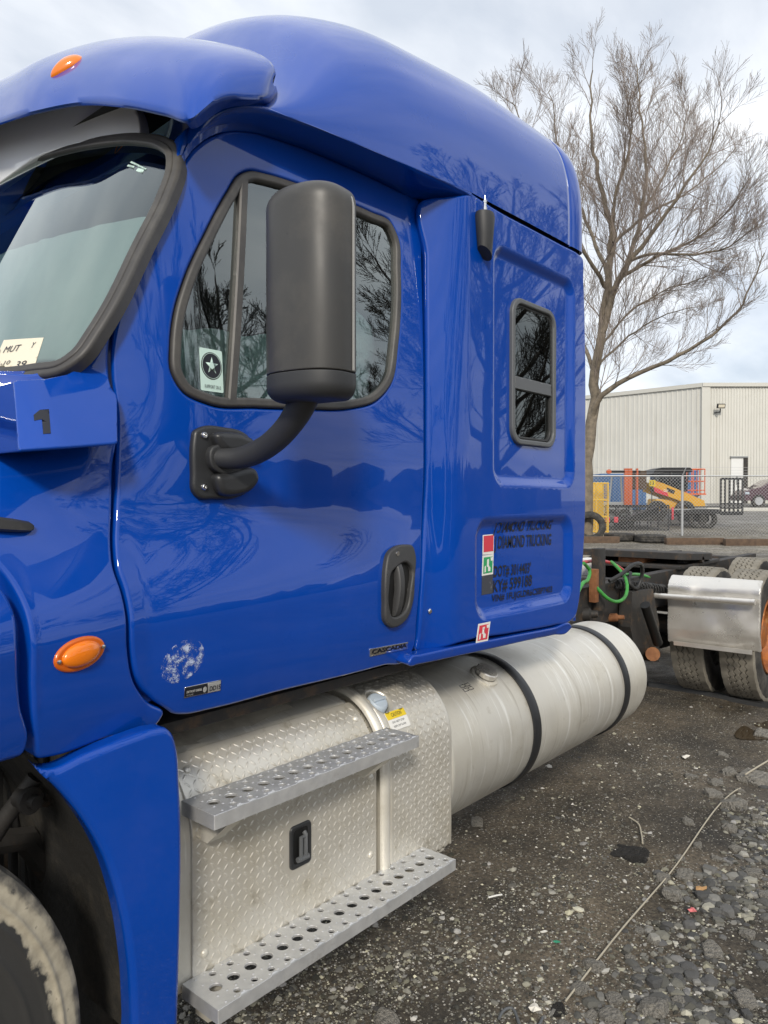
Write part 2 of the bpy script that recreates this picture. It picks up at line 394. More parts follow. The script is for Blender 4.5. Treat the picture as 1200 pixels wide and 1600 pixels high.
# --- outer surface of cab and sleeper, y as a function of x (rearward) and z
def side_f(x, z):
    S = np.interp(x, [.40, .62, .88, 1.3, 2.0], [.20, .125, .072, .045, .012])
    y = .05-S*(1-sst(1.29, 1.57, z))+.078*np.clip((z-1.68)/.9, 0, 2)**1.5+.020*np.clip((1.22-z)/.15, 0, 1.2)**2
    k = np.clip((1.1-x)/.3, 0, 2.5)
    return y+.07*k**2*sst(1.50, 1.85, z)
XA, XB = 1.935, 2.155
def XP(u): return PY(u, 783, 0)[0]
REC = [(XP(770), XP(898), 1.622, 2.515, .075, .045, .024), (XP(742), XP(896), PY(800, 963, 0)[2], PY(755, 806, 0)[2], .085, .05, .024)]
def rr_sdf(x, z, c):
    x0, x1, z0, z1, r = c[:5]; dx = np.abs(x-(x0+x1)/2)-(x1-x0)/2+r; dz = np.abs(z-(z0+z1)/2)-(z1-z0)/2+r
    return np.hypot(np.maximum(dx, 0), np.maximum(dz, 0))+np.minimum(np.maximum(dx, dz), 0)-r
def sleep_f(x, z):
    b = side_f(np.full_like(np.asarray(x, float), XA), z)
    t = np.clip((x-XA)/(XB-XA), 0, 1)
    y = b*(1-sst(0, 1, t))-.012*np.sin(math.pi*t)**2
    for c in REC: y = y+c[6]*sst(0, c[5], -rr_sdf(x, z, c))
    return y
def on(f, d=0.0):
    return lambda p, q: np.stack([p, f(p, q)-d, q], 1)
def px(pts, f=side_f):
    return np.array([hit(u, v, lambda P: P[1]-float(f(P[0], P[2])))[[0, 2]] for u, v in pts])
def pxs(pts, f=side_f, step=.012): return spline(px(pts, f), True, step)
def offset(poly, s): p = ccw(np.array(poly)); return p+inward(p)*s

# --- door
DOOR = [(262, 1110), (240, 1095), (215, 1060), (206, 1010), (204, 960), (196, 920), (184, 885), (180, 850), (181, 800), (182, 720), (182, 650),
        (177, 605), (174, 560), (181, 500), (201, 440), (241, 345), (275, 277), (300, 236), (330, 213), (360, 204), (390, 205), (450, 222), (540, 258), (630, 301), (655, 314), (658, 322),
        (660, 400), (663, 520), (664, 680), (662, 780), (658, 900), (652, 970), (645, 1018), (638, 1030), (600, 1041), (540, 1057), (440, 1081), (330, 1110), (290, 1118), (272, 1117)]
WIN = [(394, 266), (408, 269), (505, 301), (580, 331), (610, 347), (622, 372), (626, 425), (622, 537), (612, 597), (587, 627), (550, 638), (470, 639), (400, 637), (325, 631), (287, 612), (269, 582),
       (267, 537), (272, 492), (287, 440), (325, 357), (355, 301), (376, 271)]
door_o = pxs(DOOR); win_o = pxs(WIN)
win_i = offset(win_o, .026)
door = panel('door', door_o, on(side_f), 'paint', truck, holes=[win_o], sp=.028, r=.010, depth=.03)
tag(door, 'blue cab door')
wf = panel('window_frame', offset(win_o, .001), on(side_f, .006), 'gasket', door, holes=[win_i], sp=.05, r=.008, depth=.03)
gl = panel('window_glass', offset(win_i, -.004), on(side_f, -.010), 'glass', door, sp=.05, r=.001, depth=0)
ba, bb = PY(384, 280, .10), PY(364, 625, .05)
mb = MB(); nb = 8
for k in range(1):
    rows = []
    for t in np.linspace(0, 1, 9):
        x = ba[0]+(bb[0]-ba[0])*t; z = ba[2]+(bb[2]-ba[2])*t; y = float(side_f(x, z))
        rows.append([(x-.013, y+.014, z), (x-.013, y-.002, z), (x-.009, y-.006, z), (x+.009, y-.006, z), (x+.013, y-.002, z), (x+.013, y+.014, z)])
    mb.grid(rows)
mb.build('window_divider', 'gasket', door)

# --- body behind the gaps, one sheet a little deeper
shell_o = pxs([(30, 1165), (60, 1170), (150, 1140), (250, 1100), (300, 1098), (450, 1066), (560, 1040), (630, 1020), (652, 985), (664, 780), (664, 400), (655, 318), (540, 262), (390, 208), (330, 216), (285, 262), (240, 345), (176, 500), (150, 545), (60, 575), (-60, 580), (-90, 760), (-90, 900), (-60, 1190)])
panel('inner_body', shell_o, on(side_f, -.032), 'paint_dull', truck, holes=[offset(win_o, -.002)], sp=.05, r=.002, depth=0)

# --- windscreen pillar and surround
PILL = [(288, 240), (272, 272), (236, 343), (195, 440), (175, 500), (168, 560), (171, 605), (176, 640), (120, 640), (60, 640), (-60, 640), (-60, 585), (60, 582), (110, 560), (130, 535), (150, 500), (212, 390), (252, 312), (272, 272), (276, 246), (281, 224), (287, 204), (302, 196)]
panel('windscreen_pillar', pxs(PILL), on(side_f, .002), 'paint', truck, sp=.03, r=.006, depth=.03)

# --- cowl block with the number, cowl side, fender edge
blk0 = lambda x, z: np.asarray(x)*0-.030+.78*np.clip(np.asarray(z)-1.685, -.1, 1)+.10*np.clip((.70-np.asarray(x))/.15, 0, 2)**2
block_o = densify(px([(20, 596), (26, 593), (70, 591), (105, 584), (130, 570), (150, 563), (168, 566), (170, 590), (174, 604), (182, 616), (184, 624), (184.5, 687), (184, 691), (180, 693), (110, 698), (34, 703), (28.5, 703.5), (27, 700), (24, 650)], blk0), .010)
cowl_block = panel('cowl_corner', block_o, on(blk0), 'paint', truck, sp=.02, r=.004, depth=.13, sdir=(0, 1, .0))
blk = blk0
COWL = [(182, 690), (177, 720), (175, 800), (174, 850), (178, 887), (190, 922), (198, 960), (200, 1010), (209, 1062), (234, 1099), (256, 1116), (250, 1127), (160, 1157), (80, 1184), (60, 1186), (54, 1150), (50, 1080), (49, 1000), (36, 945), (14, 905), (-20, 870), (-60, 850), (-60, 690)]
cowl = panel('cowl_side', pxs(COWL), on(side_f, .003), 'paint', truck, sp=.022, r=.010, depth=.035)
FEND = [(-80, 880), (-30, 895), (2, 918), (20, 950), (27, 1010), (32, 1100), (42, 1160), (36, 1176), (0, 1192), (-80, 1215)]
panel('hood_fender', pxs(FEND), on(side_f, .010), 'paint', truck, sp=.022, r=.012, depth=.05)
panel('number_decal', densify(px([(52, 648), (62, 640), (76, 639), (79, 677), (67, 678), (65, 655), (53, 657)], blk), .01), on(blk, .0012), 'decal_black', cowl_block, sp=.02, r=.0005, depth=0)
# hood latch strap of grey rubber
hl = hit(30, 822, lambda P: P[1]-float(side_f(P[0], P[2])))
mb = MB(); rows = []
for t, w_, o_ in ((-.18, .024, .012), (-.08, .024, .022), (-.02, .021, .026), (.012, .017, .022), (.022, .009, .016)):
    x = hl[0]+t; y = float(side_f(x, hl[2])); rows.append([(x, y-o_*a, hl[2]+w_*b-t*.12) for a, b in ((-.3, -.6), (.7, -.62), (1, -.4), (1, .4), (.7, .62), (-.3, .6))])
mb.grid(rows); mb.add(rows[-1], [tuple(range(6))]); mb.build('hood_latch', 'handle_plastic', truck)

# --- side marker lamp
def lens(name, c, a, b, h, f, m, parent, rot=0, n=28):
    rows = []; cx, cz = c
    for k in range(7):
        s = math.cos(math.pi/2*k/6); hh = h*math.sin(math.pi/2*k/6)**.8
        e = ellipse(cx, cz, a*max(s, .001), b*max(s, .001), n, rot); rows.append([(x, float(f(x, z))-hh-.001, z) for x, z in e])
    return MB().grid(rows, closed=True).build(name, m, parent, smooth=60)
lc = px([(124, 1021)])[0]
lamp = panel('marker_lamp', ellipse(lc[0], lc[1], .058, .033, 32, .12), on(side_f, .009), 'amber_deep', truck, sp=.02, r=.006, depth=.012)
lens('lamp_lens', lc, .044, .024, .014, lambda x, z: side_f(x, z)-.008, 'amber', lamp, .12)
for s in (-1, 1):
    x, z = lc[0]+s*.050, lc[1]+s*.006; y = float(side_f(x, z))
    MB().lathe([(0, .0045), (.003, .004), (.004, .0001)], (x, y-.009, z), (0, -1, 0), 10).build('screw', 'chrome', lamp)

# --- windscreen
def ws_g(y, z): return .786+.53*(z-1.877)-.20*(1-np.exp(-(y-.05)/.45))
def pxw(pts, step=.02): return spline(np.array([hit(u, v, lambda P: P[0]-float(ws_g(P[1], P[2])))[[1, 2]] for u, v in pts]), True, step)
def onw(d=0): return lambda p, q: np.stack([ws_g(p, q)-d, p, q], 1)
WS = [(277, 225), (279, 255), (264, 300), (227, 375), (171, 487), (152, 517), (126, 553), (94, 577), (37, 589), (-60, 597), (-260, 606), (-300, 560), (-260, 360), (-140, 320), (0, 259), (75, 229), (150, 210), (225, 204), (258, 210)]
ws_o = pxw(WS); ws_i = offset(ws_o, .036); ws_m = offset(ws_o, .016)
wsf = panel('windscreen_frame', ws_o, onw(-.004), 'gasket', truck, holes=[ws_i], sp=.05, r=.010, depth=.022, sign=-1)
panel('rubber_seal', ws_m, onw(.0), 'gasket', wsf, holes=[offset(ws_o, .034)], sp=.05, r=.005, depth=.01, sign=-1)
wsg = panel('windscreen', offset(ws_i, -.004), onw(-.010), 'glass_ws', truck, sp=.08, r=.001, depth=0, sign=-1)
hd_g = lambda y, z: ws_g(y, 2.47)+.05+.05*(z-2.47)
hd = spline(np.array([hit(u, v, lambda P: P[0]-float(hd_g(P[1], P[2])))[[1, 2]] for u, v in ((-60, 170), (60, 150), (195, 150), (212, 170), (218, 212), (150, 218), (75, 238), (-60, 292))]), True, .02)
panel('windscreen_header', hd, lambda p, q: np.stack([hd_g(p, q), p, q], 1), 'header_sky_tone', truck, sp=.05, r=.004, depth=.03, sign=-1)
# permit sticker and white prints on the glass
st = [(0, 530), (62, 526), (48, 570), (-20, 574)]
sw = np.array([hit(u, v, lambda P: P[0]-float(ws_g(P[1], P[2])))[[1, 2]] for u, v in st])
ps = panel('permit_sticker', densify(sw, .02), onw(-.0085), 'sticker_cream', wsg, sp=.03, r=.0008, depth=0, sign=-1)
o_ = sw[1]; 
for s, a, b, w_, h_ in (('Y', .012, .010, .010, .014), ('39', .006, .055, .03, .016), ('MUT', .055, .012, .05, .016), ('11-10', .06, .05, .05, .01)):
    lettering('sticker_print', s, (0, sw[1][0]+a+w_, sw[1][1]-b-h_), (0, -1, 0), (0, 0, 1), w_, h_, 'decal_black', ps, lift=lambda P: np.stack([ws_g(P[:, 1], P[:, 2])+.007, P[:, 1], P[:, 2]], 1))
def wsquad(name, pts, m, d=.0):
    q = np.array([hit(u, v, lambda P: P[0]-float(ws_g(P[1], P[2])))[[1, 2]] for u, v in pts]); return panel(name, densify(q, .02), onw(d-.009), m, wsg, sp=.04, r=.0006, depth=0, sign=-1)
wsquad('toll_tag', [(200, 249), (224, 261), (222, 264), (198, 252)], 'sticker_mint'); wsquad('toll_tag', [(195, 254), (205, 257), (203, 262), (193, 258)], 'sticker_mint'); wsquad('toll_tag', [(210, 260), (220, 263), (217, 269), (207, 265)], 'sticker_mint')
# pale sheet added behind the windscreen, standing in for the sky's reflection
rows = []
for j in range(14):
    tz = j/13; row = []
    for i in range(160):
        y = .16+1.7*i/159; z = 1.78+(.50+.03*(y-.16))*tz
        ph = i*.62+1.3*math.sin(i*.13)+tz*5.0
        row.append((float(ws_g(y, z))+.085+.004*math.sin(ph)*(.5+.5*math.sin(i*.31+1)), y, z))
    rows.append(row)
cu = MB().grid(rows).build('sky_reflection_sheet', 'sky_reflection', truck, smooth=180)

# --- roof edge over the door
LIP = [((285, 240), .125), ((300, 206), .10), ((330, 178), .075), ((365, 165), .055), ((400, 166), .040), ((460, 186), .026), ((550, 222), .012), ((640, 260), .004), ((737, 302), -.002), ((820, 346), -.002), ((912, 396), -.002)]
lip = np.array([PY(*a, y) for a, y in LIP])
dgap = [(274, 277), (300, 235), (330, 212), (360, 203), (390, 204), (450, 221), (540, 257), (630, 300), (737, 316)]
dg3 = []
for i, (u, v) in enumerate(dgap):
    P = hit(u, v, lambda P: P[1]-float(side_f(P[0], P[2])-.002)) if i < 8 else PY(u, v, .004)
    dg3.append(P)
A_ = spline(lip[:9], False, .03); B_ = spline(np.array(dg3), False, .03)
def resample(c, n):
    d = np.concatenate([[0], np.cumsum(np.linalg.norm(np.diff(c, axis=0), axis=1))]); t = np.linspace(0, d[-1], n); return np.stack([np.interp(t, d, c[:, k]) for k in range(3)], 1)
A_ = resample(A_, 90); B_ = resample(B_, 90)
rows = []
for a, b in zip(A_, B_):
    dvec = b-a; row = []
    prof = [(0.03, -.02), (0, .0), (.02, .16), (.10, .30), (.30, .34), (.36, .42), (.60, .46), (.68, .58), (.90, .66), (1.0, 1.0)]
    # first share: how far inward; second: how far down
    row.append(a+np.array([0, .02, .012])); row.append(a+np.array([0, .004, .007])); row.append(a)
    for s, t in prof[2:]: row.append(a+np.array([dvec[0]*s, dvec[1]*s, dvec[2]*t]))
    row.append(b+np.array([0, .02, -.004])); rows.append(row)
MB().grid(rows).build('roof_rail', 'paint', truck, smooth=50)
ea = A_[-1]; eb = B_[-1]
# --- high roof
lipx = lip[:, 0]
def y0z0(x): return float(np.interp(x, lipx[1:], lip[1:, 1])), float(np.interp(x, lipx[1:], lip[1:, 2]))+.002
RX = [1.0, 1.2, 1.30, 1.416, 1.575, 1.865, 2.41, 2.98, 3.2]; RR = [.64, .66, .69, .752, .872, .945, .996, 1.008, 1.008]
RN = [2.0, 2.0, 2.0, 2.0, 2.1, 2.5, 3.2, 3.9, 4.0]
def sm(x, tab):
    o_ = np.linspace(-.22, .22, 15); w_ = np.exp(-(o_/.11)**2); return float(np.sum(np.interp(x+o_, RX, tab)*w_)/np.sum(w_))
def roof_row(x, inset=0.0, nseg=44):
    y0, z0 = y0z0(x); n = sm(x, RN); tgt = sm(x, RR); A = 1.17-y0
    ph = np.linspace(0, math.pi/2, nseg); ph = ph**1.0
    X = np.cos(ph).clip(0)**(2/n); Y = np.sin(ph).clip(0)**(2/n)
    lo_, hi_ = .02, 1.6
    for _ in range(40):
        B = (lo_+hi_)/2; rmax = np.max((z0+B*Y-1.57)/(y0+A*(1-X)+1.45))
        if rmax < tgt: lo_ = B
        else: hi_ = B
    pts = [np.array([x, y0+inset+(A-inset)*(1-a)+.0, z0+(B-inset)*b]) for a, b in zip(X, Y)]
    full = pts+[np.array([p[0], 2.34-p[1], p[2]]) for p in pts[-2::-1]]
    return full
xs_main = np.concatenate([np.arange(1.12, 2.9, .045), [XP(889)]])
def roof_piece(name, xs):
    rows = []
    x0, x1 = xs[0], xs[-1]
    for k, (d, i) in enumerate(((.0, .010), (.002, .004), (.008, 0))): rows.append(roof_row(x0+d, i))
    for x in xs:
        if x0+.02 < x < x1-.02: rows.append(roof_row(x))
    for d, i in ((.008, 0), (.002, .004), (.0, .010), (0, .06)): rows.append(roof_row(x1-d, i))
    return MB().grid(rows).build(name, 'paint', truck, smooth=60)
xs_ = np.array(xs_main); roof_piece('roof_cap', xs_)
xs2 = np.linspace(xs_[-1]+.004, XP(911)+.02, 5)
rows = [roof_row(xs2[0], .010), roof_row(xs2[0]+.003, .003), roof_row(xs2[0]+.01, 0), roof_row(xs2[2])]
for d, i in ((.05, .0), (.03, .006), (.014, .018), (.004, .034), (.0, .05), (0, .2)): rows.append(roof_row(xs2[-1]-d, i))
MB().grid(rows).build('roof_rear_trim', 'paint', truck, smooth=60)

# --- sleeper side
wx0, wx1, wz0, wz1 = XP(804), XP(872), 1.788, 2.352
SLP = [(664, 310), (700, 306), (730, 302), (738, 300), (742, 303), (780, 328), (830, 355), (880, 382), (905, 396), (911, 402), (913, 440), (916, 560), (916, 700), (915, 820), (910, 900), (905, 945), (901, 962), (893, 971), (870, 977), (800, 990), (720, 1005), (662, 1018), (652, 1018), (655, 990), (661, 900), (665, 780), (667, 680), (666, 520), (664, 400)]
so = pxs(SLP, lambda x, z: sleep_f(x, z))
ex = []
for c in REC:
    bx_ = densify(rrect(c[0], c[1], c[2], c[3], c[4], 8), .02)
    for s in np.linspace(-.006, c[5]+.006, 12): ex.append(offset(bx_, s))
for x in np.linspace(XA, XB, 12): ex.append(np.stack([np.full(70, x), np.linspace(1.0, 2.7, 70)], 1))
sleeper = panel('sleeper_side', so, on(sleep_f), 'paint', truck, sp=.035, r=.012, depth=.04, extra=ex, holes=[densify(rrect(wx0+.012, wx1-.012, wz0+.012, wz1-.012, .055, 7), .02)])
MB().box(((2.2+xs2[-1])/2, .12, 2.665), (xs2[-1]-2.2-.05, .20, .20)).build('roof_seam_filler', 'black', truck, smooth=0)  # black filler added behind the seam so no sky shows through
# sill below the sleeper
SK = [(655, 1023), (720, 1009), (800, 994), (870, 981), (894, 976), (897, 981), (892, 988), (870, 993), (780, 1013), (700, 1030), (655, 1039), (642, 1041), (640, 1038), (642, 1030), (645, 1025)]
panel('sleeper_sill', pxs(SK, lambda x, z: sleep_f(x, z)*0-.004), lambda p, q: np.stack([p, q*0-.004+.01*np.clip((1.07-q)/.05, 0, 1)**2, q], 1), 'paint_dull', truck, sp=.03, r=.008, depth=.05)
# rear wall of the sleeper
xr = XP(914)
mb = MB(); mb.box((xr-.03, 1.17, 1.9), (.02, 2.28, 1.72), bev=.006); mb.build('sleeper_rear_wall', 'paint_dull', truck)
mb = MB(); mb.box((1.9, 2.33, 1.9), (2.25, .02, 1.72), bev=.006); mb.build('far_side', 'paint_dull', truck)
mb = MB(); mb.box((1.95, 1.2, 1.02), (2.2, 2.2, .03)); mb.build('cab_floor', 'steel_dark', truck)
# sleeper window
wx0, wx1, wz0, wz1 = XP(804), XP(872), 1.788, 2.352
sfr = lambda x, z: np.asarray(x)*0+.022
w1 = densify(rrect(wx0, wx1, wz0, wz1, .065, 7), .02); w2 = densify(rrect(wx0+.022, wx1-.022, wz0+.022, wz1-.022, .048, 7), .02); w3 = densify(rrect(wx0+.034, wx1-.034, wz0+.034, wz1-.034, .04, 7), .02)
sw_ = panel('sleeper_window', w1, on(sfr, .014), 'frame_grey', sleeper, holes=[w2], sp=.05, r=.007, depth=.03)
panel('inner_seal', offset(w2, -.002), on(sfr, .004), 'rubber', sw_, holes=[w3], sp=.05, r=.006, depth=.03)
zm = PY(840, 605, .02)[2]
panel('pane', densify(rrect(wx0+.03, wx1-.03, zm, wz1-.03, .03, 5), .03), on(sfr, .002), 'glass_dark', sw_, sp=.08, r=.001, depth=0)
panel('pane', densify(rrect(wx0+.03, wx1-.03, wz0+.03, zm+.02, .03, 5), .03), on(sfr, -.008), 'glass_dark', sw_, sp=.08, r=.001, depth=0)
panel('sash_bar', densify(rrect(wx0+.03, wx1-.034, zm-.026, zm+.022, .004, 2), .03), on(sfr, .008), 'frame_grey', sw_, sp=.08, r=.003, depth=.012)
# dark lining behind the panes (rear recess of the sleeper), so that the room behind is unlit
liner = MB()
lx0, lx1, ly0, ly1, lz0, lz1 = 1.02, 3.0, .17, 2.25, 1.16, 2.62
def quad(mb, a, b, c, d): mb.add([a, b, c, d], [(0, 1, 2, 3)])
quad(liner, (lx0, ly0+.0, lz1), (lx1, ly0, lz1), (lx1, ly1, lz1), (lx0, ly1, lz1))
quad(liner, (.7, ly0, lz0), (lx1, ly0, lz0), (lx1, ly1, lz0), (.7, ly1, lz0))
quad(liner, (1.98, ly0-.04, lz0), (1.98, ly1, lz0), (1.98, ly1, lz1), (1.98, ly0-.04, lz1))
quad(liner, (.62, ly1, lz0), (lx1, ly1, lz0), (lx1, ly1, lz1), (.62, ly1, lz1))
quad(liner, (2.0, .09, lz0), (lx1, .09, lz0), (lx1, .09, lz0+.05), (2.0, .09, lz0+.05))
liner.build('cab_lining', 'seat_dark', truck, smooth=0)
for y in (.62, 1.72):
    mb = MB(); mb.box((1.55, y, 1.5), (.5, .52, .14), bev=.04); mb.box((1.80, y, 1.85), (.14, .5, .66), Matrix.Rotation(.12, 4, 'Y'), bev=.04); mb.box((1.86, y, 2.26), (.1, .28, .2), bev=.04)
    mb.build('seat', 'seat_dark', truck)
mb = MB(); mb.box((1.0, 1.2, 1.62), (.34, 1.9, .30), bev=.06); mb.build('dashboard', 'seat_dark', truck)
mb = MB(); a = np.linspace(0, 2*math.pi, 33); mb.tube([(1.24+.10*math.sin(t), .62+.225*math.cos(t), 1.80+.20*math.sin(t)) for t in a], .015, 8, False); mb.tube([(1.05, .62, 1.65), (1.24, .62, 1.80)], .03, 8); mb.build('steering_wheel', 'rubber', truck)
# pale crinkled sunshade sheet lying against the inside of the door window
rows = []
for j in range(26):
    row = []
    for i in range(70):
        x = 1.0+.80*i/69; top = 2.01+.05*(x-1.0)/.8
        z = 1.66+(top-1.66)*j/25
        nz = noise.noise((x*9, z*22, 3)); row.append((x, .165+.02*nz+.006*math.sin(z*190+4*nz)+.015*noise.noise((x*30, z*30, 1)), z+.02*noise.noise((x*12, 4, 4))))
    rows.append(row)
MB().grid(rows).build('sunshade_sheet', 'foil', truck, smooth=180)
rows = []
for j in range(17):
    t = j/16; z = 1.62+.60*t; rr_ = .10*(1-.30*t)*(1 if t < .86 else max(.02, 1-((t-.86)/.14)**2))
    row = []
    for i in range(24):
        a = 2*math.pi*i/24; q = 1+.28*noise.noise((math.cos(a)*2, math.sin(a)*2, z*9))+.1*math.sin(a*5+z*30)
        row.append((1.755+.03*t+rr_*q*math.cos(a)*1.0+.03*noise.noise((z*6, 2, 0)), .235+rr_*.8*q*math.sin(a), z))
    rows.append(row)
MB().grid(rows, closed=True).build('bundled_sheet', 'foil', truck, smooth=180)
# round decal in the corner of the door window
dc = px([(334, 575)])[0]; gf = lambda x, z: side_f(x, z)+.0085
dcl = panel('window_decal', densify(rrect(dc[0]-.034, dc[0]+.034, dc[1]-.058, dc[1]+.048, .004, 2), .02), on(gf, 0), 'sticker_mint', door, sp=.03, r=.0006, depth=0)
ring = ellipse(dc[0], dc[1]+.006, .031, .034, 32)
panel('decal_ring', ring, on(gf, .001), 'decal_black', dcl, sp=.02, r=.0006, depth=0)
ang = [R_(90+36*k) for k in range(10)]
star = np.array([(dc[0]+(.020 if k % 2 == 0 else .008)*math.cos(a_), dc[1]+.006+(.022 if k % 2 == 0 else .009)*math.sin(a_)) for k, a_ in enumerate(ang)])
panel('decal_star', star, on(gf, .002), 'sticker_mint', dcl, sp=.02, r=.0004, depth=0)
rn = offset(ring, .0022); panel('decal_ring', ring*0+rn, on(gf, .0015), 'sticker_mint', dcl, holes=[offset(ring, .0034)], sp=.05, r=.0004, depth=0)
lettering('decal_print', 'SUPPORT 2013', (dc[0]-.024, 0, dc[1]-.050), (1, 0, 0), (0, 0, 1), .048, .008, 'decal_black', dcl, lift=lambda P: np.stack([P[:, 0], gf(P[:, 0], P[:, 2])-.002, P[:, 2]], 1))

# --- sun visor
VIS = [  # lower edge, upper edge (photo point, y or x plane)
    (PY(426, 128, .035), PY(431, 116, .05)),
    (PY(414, 146, .005), PY(428, 104, .045)),
    (PY(385, 149, -.010), PY(415, 90, .07)),
    (PY(360, 148, -.02), PY(385, 76, .12)),
    (PY(338, 154, -.026), PY(350, 68, .17)),
    (PY(318, 170, -.028), PY(315, 62, .23)),
    (PY(298, 185, -.020), PY(275, 58, .32)),
    (PY(262, 176, .055), PY(230, 56, .46)),
    (PY(200, 163, .19), PY(180, 60, .60)),
    (PY(120, 160, .40), PY(125, 71, .74)),
    (PY(50, 174, .56), PY(70, 89, .86)),
    (PX(-10, 193, .895), PY(10, 120, 1.0)),
    (PX(-150, 240, .86), PY(-110, 175, 1.16)),
    (PX(-420, 330, .84), PY(-330, 260, 1.4)),
]
ctl = np.array([np.concatenate([a, b]) for a, b in VIS]); cs = spline(ctl, False, .03)
rows = []
for c in cs:
    a, b = c[:3], c[3:]; ch = b-a; out = np.array([-(b-a)[2]*.0, 0, 0])
    hdir = np.array([a[0]-b[0], a[1]-b[1], 0]); nh = np.linalg.norm(hdir)+1e-6; hdir = hdir/nh; Lh = np.linalg.norm(ch)
    row = [a+np.array([0, 0, .006])-hdir*.03, a-hdir*.012-np.array([0, 0, .004]), a]
    ctrl = a+.42*ch+hdir*.11*Lh+np.array([0, 0, .10*Lh])
    for t in np.linspace(.05, 1, 14): row.append((1-t)**2*a+2*t*(1-t)*ctrl+t*t*b)
    row.append(b+np.array([.03, .06, -.03])); row.append(b+np.array([.08, .14, -.10])); rows.append(row)
visor = MB().grid(rows).build('sun_visor', 'paint', truck, smooth=70)
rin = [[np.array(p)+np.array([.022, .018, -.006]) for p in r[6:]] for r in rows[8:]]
MB().grid(rin).build('visor_shade_sheet', 'black', visor, smooth=70)  # added black sheet, makes the windscreen's reflection of the visor dark
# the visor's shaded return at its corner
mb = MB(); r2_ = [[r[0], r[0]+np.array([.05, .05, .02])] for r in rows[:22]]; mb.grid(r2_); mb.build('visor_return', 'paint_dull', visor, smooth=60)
# amber teardrop marker on the visor
from mathutils.bvhtree import BVHTree
vb = BVHTree.FromPolygons([v.co[:] for v in visor.data.vertices], [tuple(p.vertices) for p in visor.data.polygons])
def cast(bv, u, v):
    r = bv.ray_cast(Vector(CP), Vector(ray(u, v)).normalized()); return np.array(r[0]), np.array(r[1])
pa, na = cast(vb, 126, 88); pb, nb_ = cast(vb, 80, 121); mc, nrm = cast(vb, 104, 106)
if np.dot(nrm, CP-mc) < 0: nrm = -nrm
ex_ = pa-pb; Lx = np.linalg.norm(ex_)*1.02; ex_ = ex_/np.linalg.norm(ex_); mc = (pa+pb)/2
nrm = nrm-ex_*np.dot(nrm, ex_); nrm /= np.linalg.norm(nrm); ey_ = np.cross(nrm, ex_)
rows = []
for k in range(8):
    s = math.cos(math.pi/2*k/7); h = .022*math.sin(math.pi/2*k/7)
    row = []
    for i in range(28):
        a = 2*math.pi*i/28; lx = math.cos(a)*Lx/2*s; wy = math.sin(a)*.030*s*(1.0-.42*math.cos(a+math.pi))
        row.append(mc+ex_*lx+ey_*wy+nrm*(h-.003))
    rows.append(row)
MB().grid(rows, closed=True).build('marker_lamp', 'amber', truck, smooth=180)

# --- mirror
mirror = empty('mirror', (1.14, -.25, 1.79)); mirror.parent = truck; mirror.matrix_parent_inverse = Matrix.Translation(-Vector((2.0, 1.1, 0)))
MC = PD(489, 460, 1.63); zt, zb, zs = PD(489, 302, 1.63)[2], PD(489, 628, 1.63)[2], PD(489, 588, 1.63)[2]
wa = R_(8)
wdir = np.array([math.sin(wa), -math.cos(wa), 0]); tdir = np.array([-math.cos(wa), -math.sin(wa), 0])   # across, towards the front
def mir_sec(z, s, grow=0):
    pts = []
    for k in range(40):
        a = -math.pi/2+math.pi*k/39                    # convex front
        c_, s_ = math.cos(a), math.sin(a); X = np.sign(s_)*abs(s_)**(2/2.6); Y = abs(c_)**(2/2.4)
        pts.append((X*.103*s+grow*X, Y*.085*s+grow))
    pts += [(.103*s, -.018), (.097*s, -.026), (-.097*s, -.026), (-.103*s, -.018)]
    return [np.array([MC[0], MC[1], z])+wdir*a_+tdir*b_ for a_, b_ in pts]
def mir_body(name, z0, z1, r0, r1, m):
    rows = []
    for k in range(8):
        a = math.pi/2*(1-k/7); rows.append(mir_sec(z0+r0*(1-math.sin(a)), 1-(1-math.cos(a))*r0/.105))
    for k in range(8):
        a = math.pi/2*k/7; rows.append(mir_sec(z1-r1*(1-math.sin(a)), 1-(1-math.cos(a))*r1/.105))
    n = len(rows[0]); mb = MB().grid(rows, closed=True); mb.add(rows[0], [tuple(range(n))]); mb.add(rows[-1], [tuple(range(n))])
    return mb.build(name, m, mirror, smooth=50)
mir_body('housing', zs+.0007, zt, .003, .045, 'mirror_plastic')
mir_body('lower_shroud', zb, zs-.0007, .032, .003, 'arm_plastic')
for s_ in (-1, 1):
    e0 = np.array([MC[0], MC[1], 0])+wdir*.1045*s_-tdir*.006
    MB().tube([(e0[0], e0[1], zs+.004), (e0[0], e0[1], zt-.05), *[(e0[0]-wdir[0]*s_*.03*t*t, e0[1]-wdir[1]*s_*.03*t*t, zt-.05+.045*t) for t in (.4, .7, 1)]], .0028, 6).build('edge_trim', 'frame_light', mirror)
ml = MB(); sq = [np.array([MC[0], MC[1], 0])+wdir*a_-tdir*.0285 for a_ in (-.088, .088)]
ml.add([(sq[0][0], sq[0][1], zs+.02), (sq[1][0], sq[1][1], zs+.02), (sq[1][0], sq[1][1], zt-.035), (sq[0][0], sq[0][1], zt-.035)], [(0, 1, 2, 3)]); ml.build('mirror_glass', 'chrome', mirror, smooth=0)
arm = spline(np.array([PY(338, 716, .03), PY(372, 716, -.02), PY(408, 703, -.085), PY(440, 678, -.155), PY(466, 642, -.215), PY(480, 612, -.245)]), False, .015)
nA = len(arm); MB().tube(arm, list(np.interp(np.linspace(0, 1, nA), [0, .3, .7, 1], [.024, .028, .029, .034])), 18).build('arm', 'arm_plastic', mirror, smooth=50)
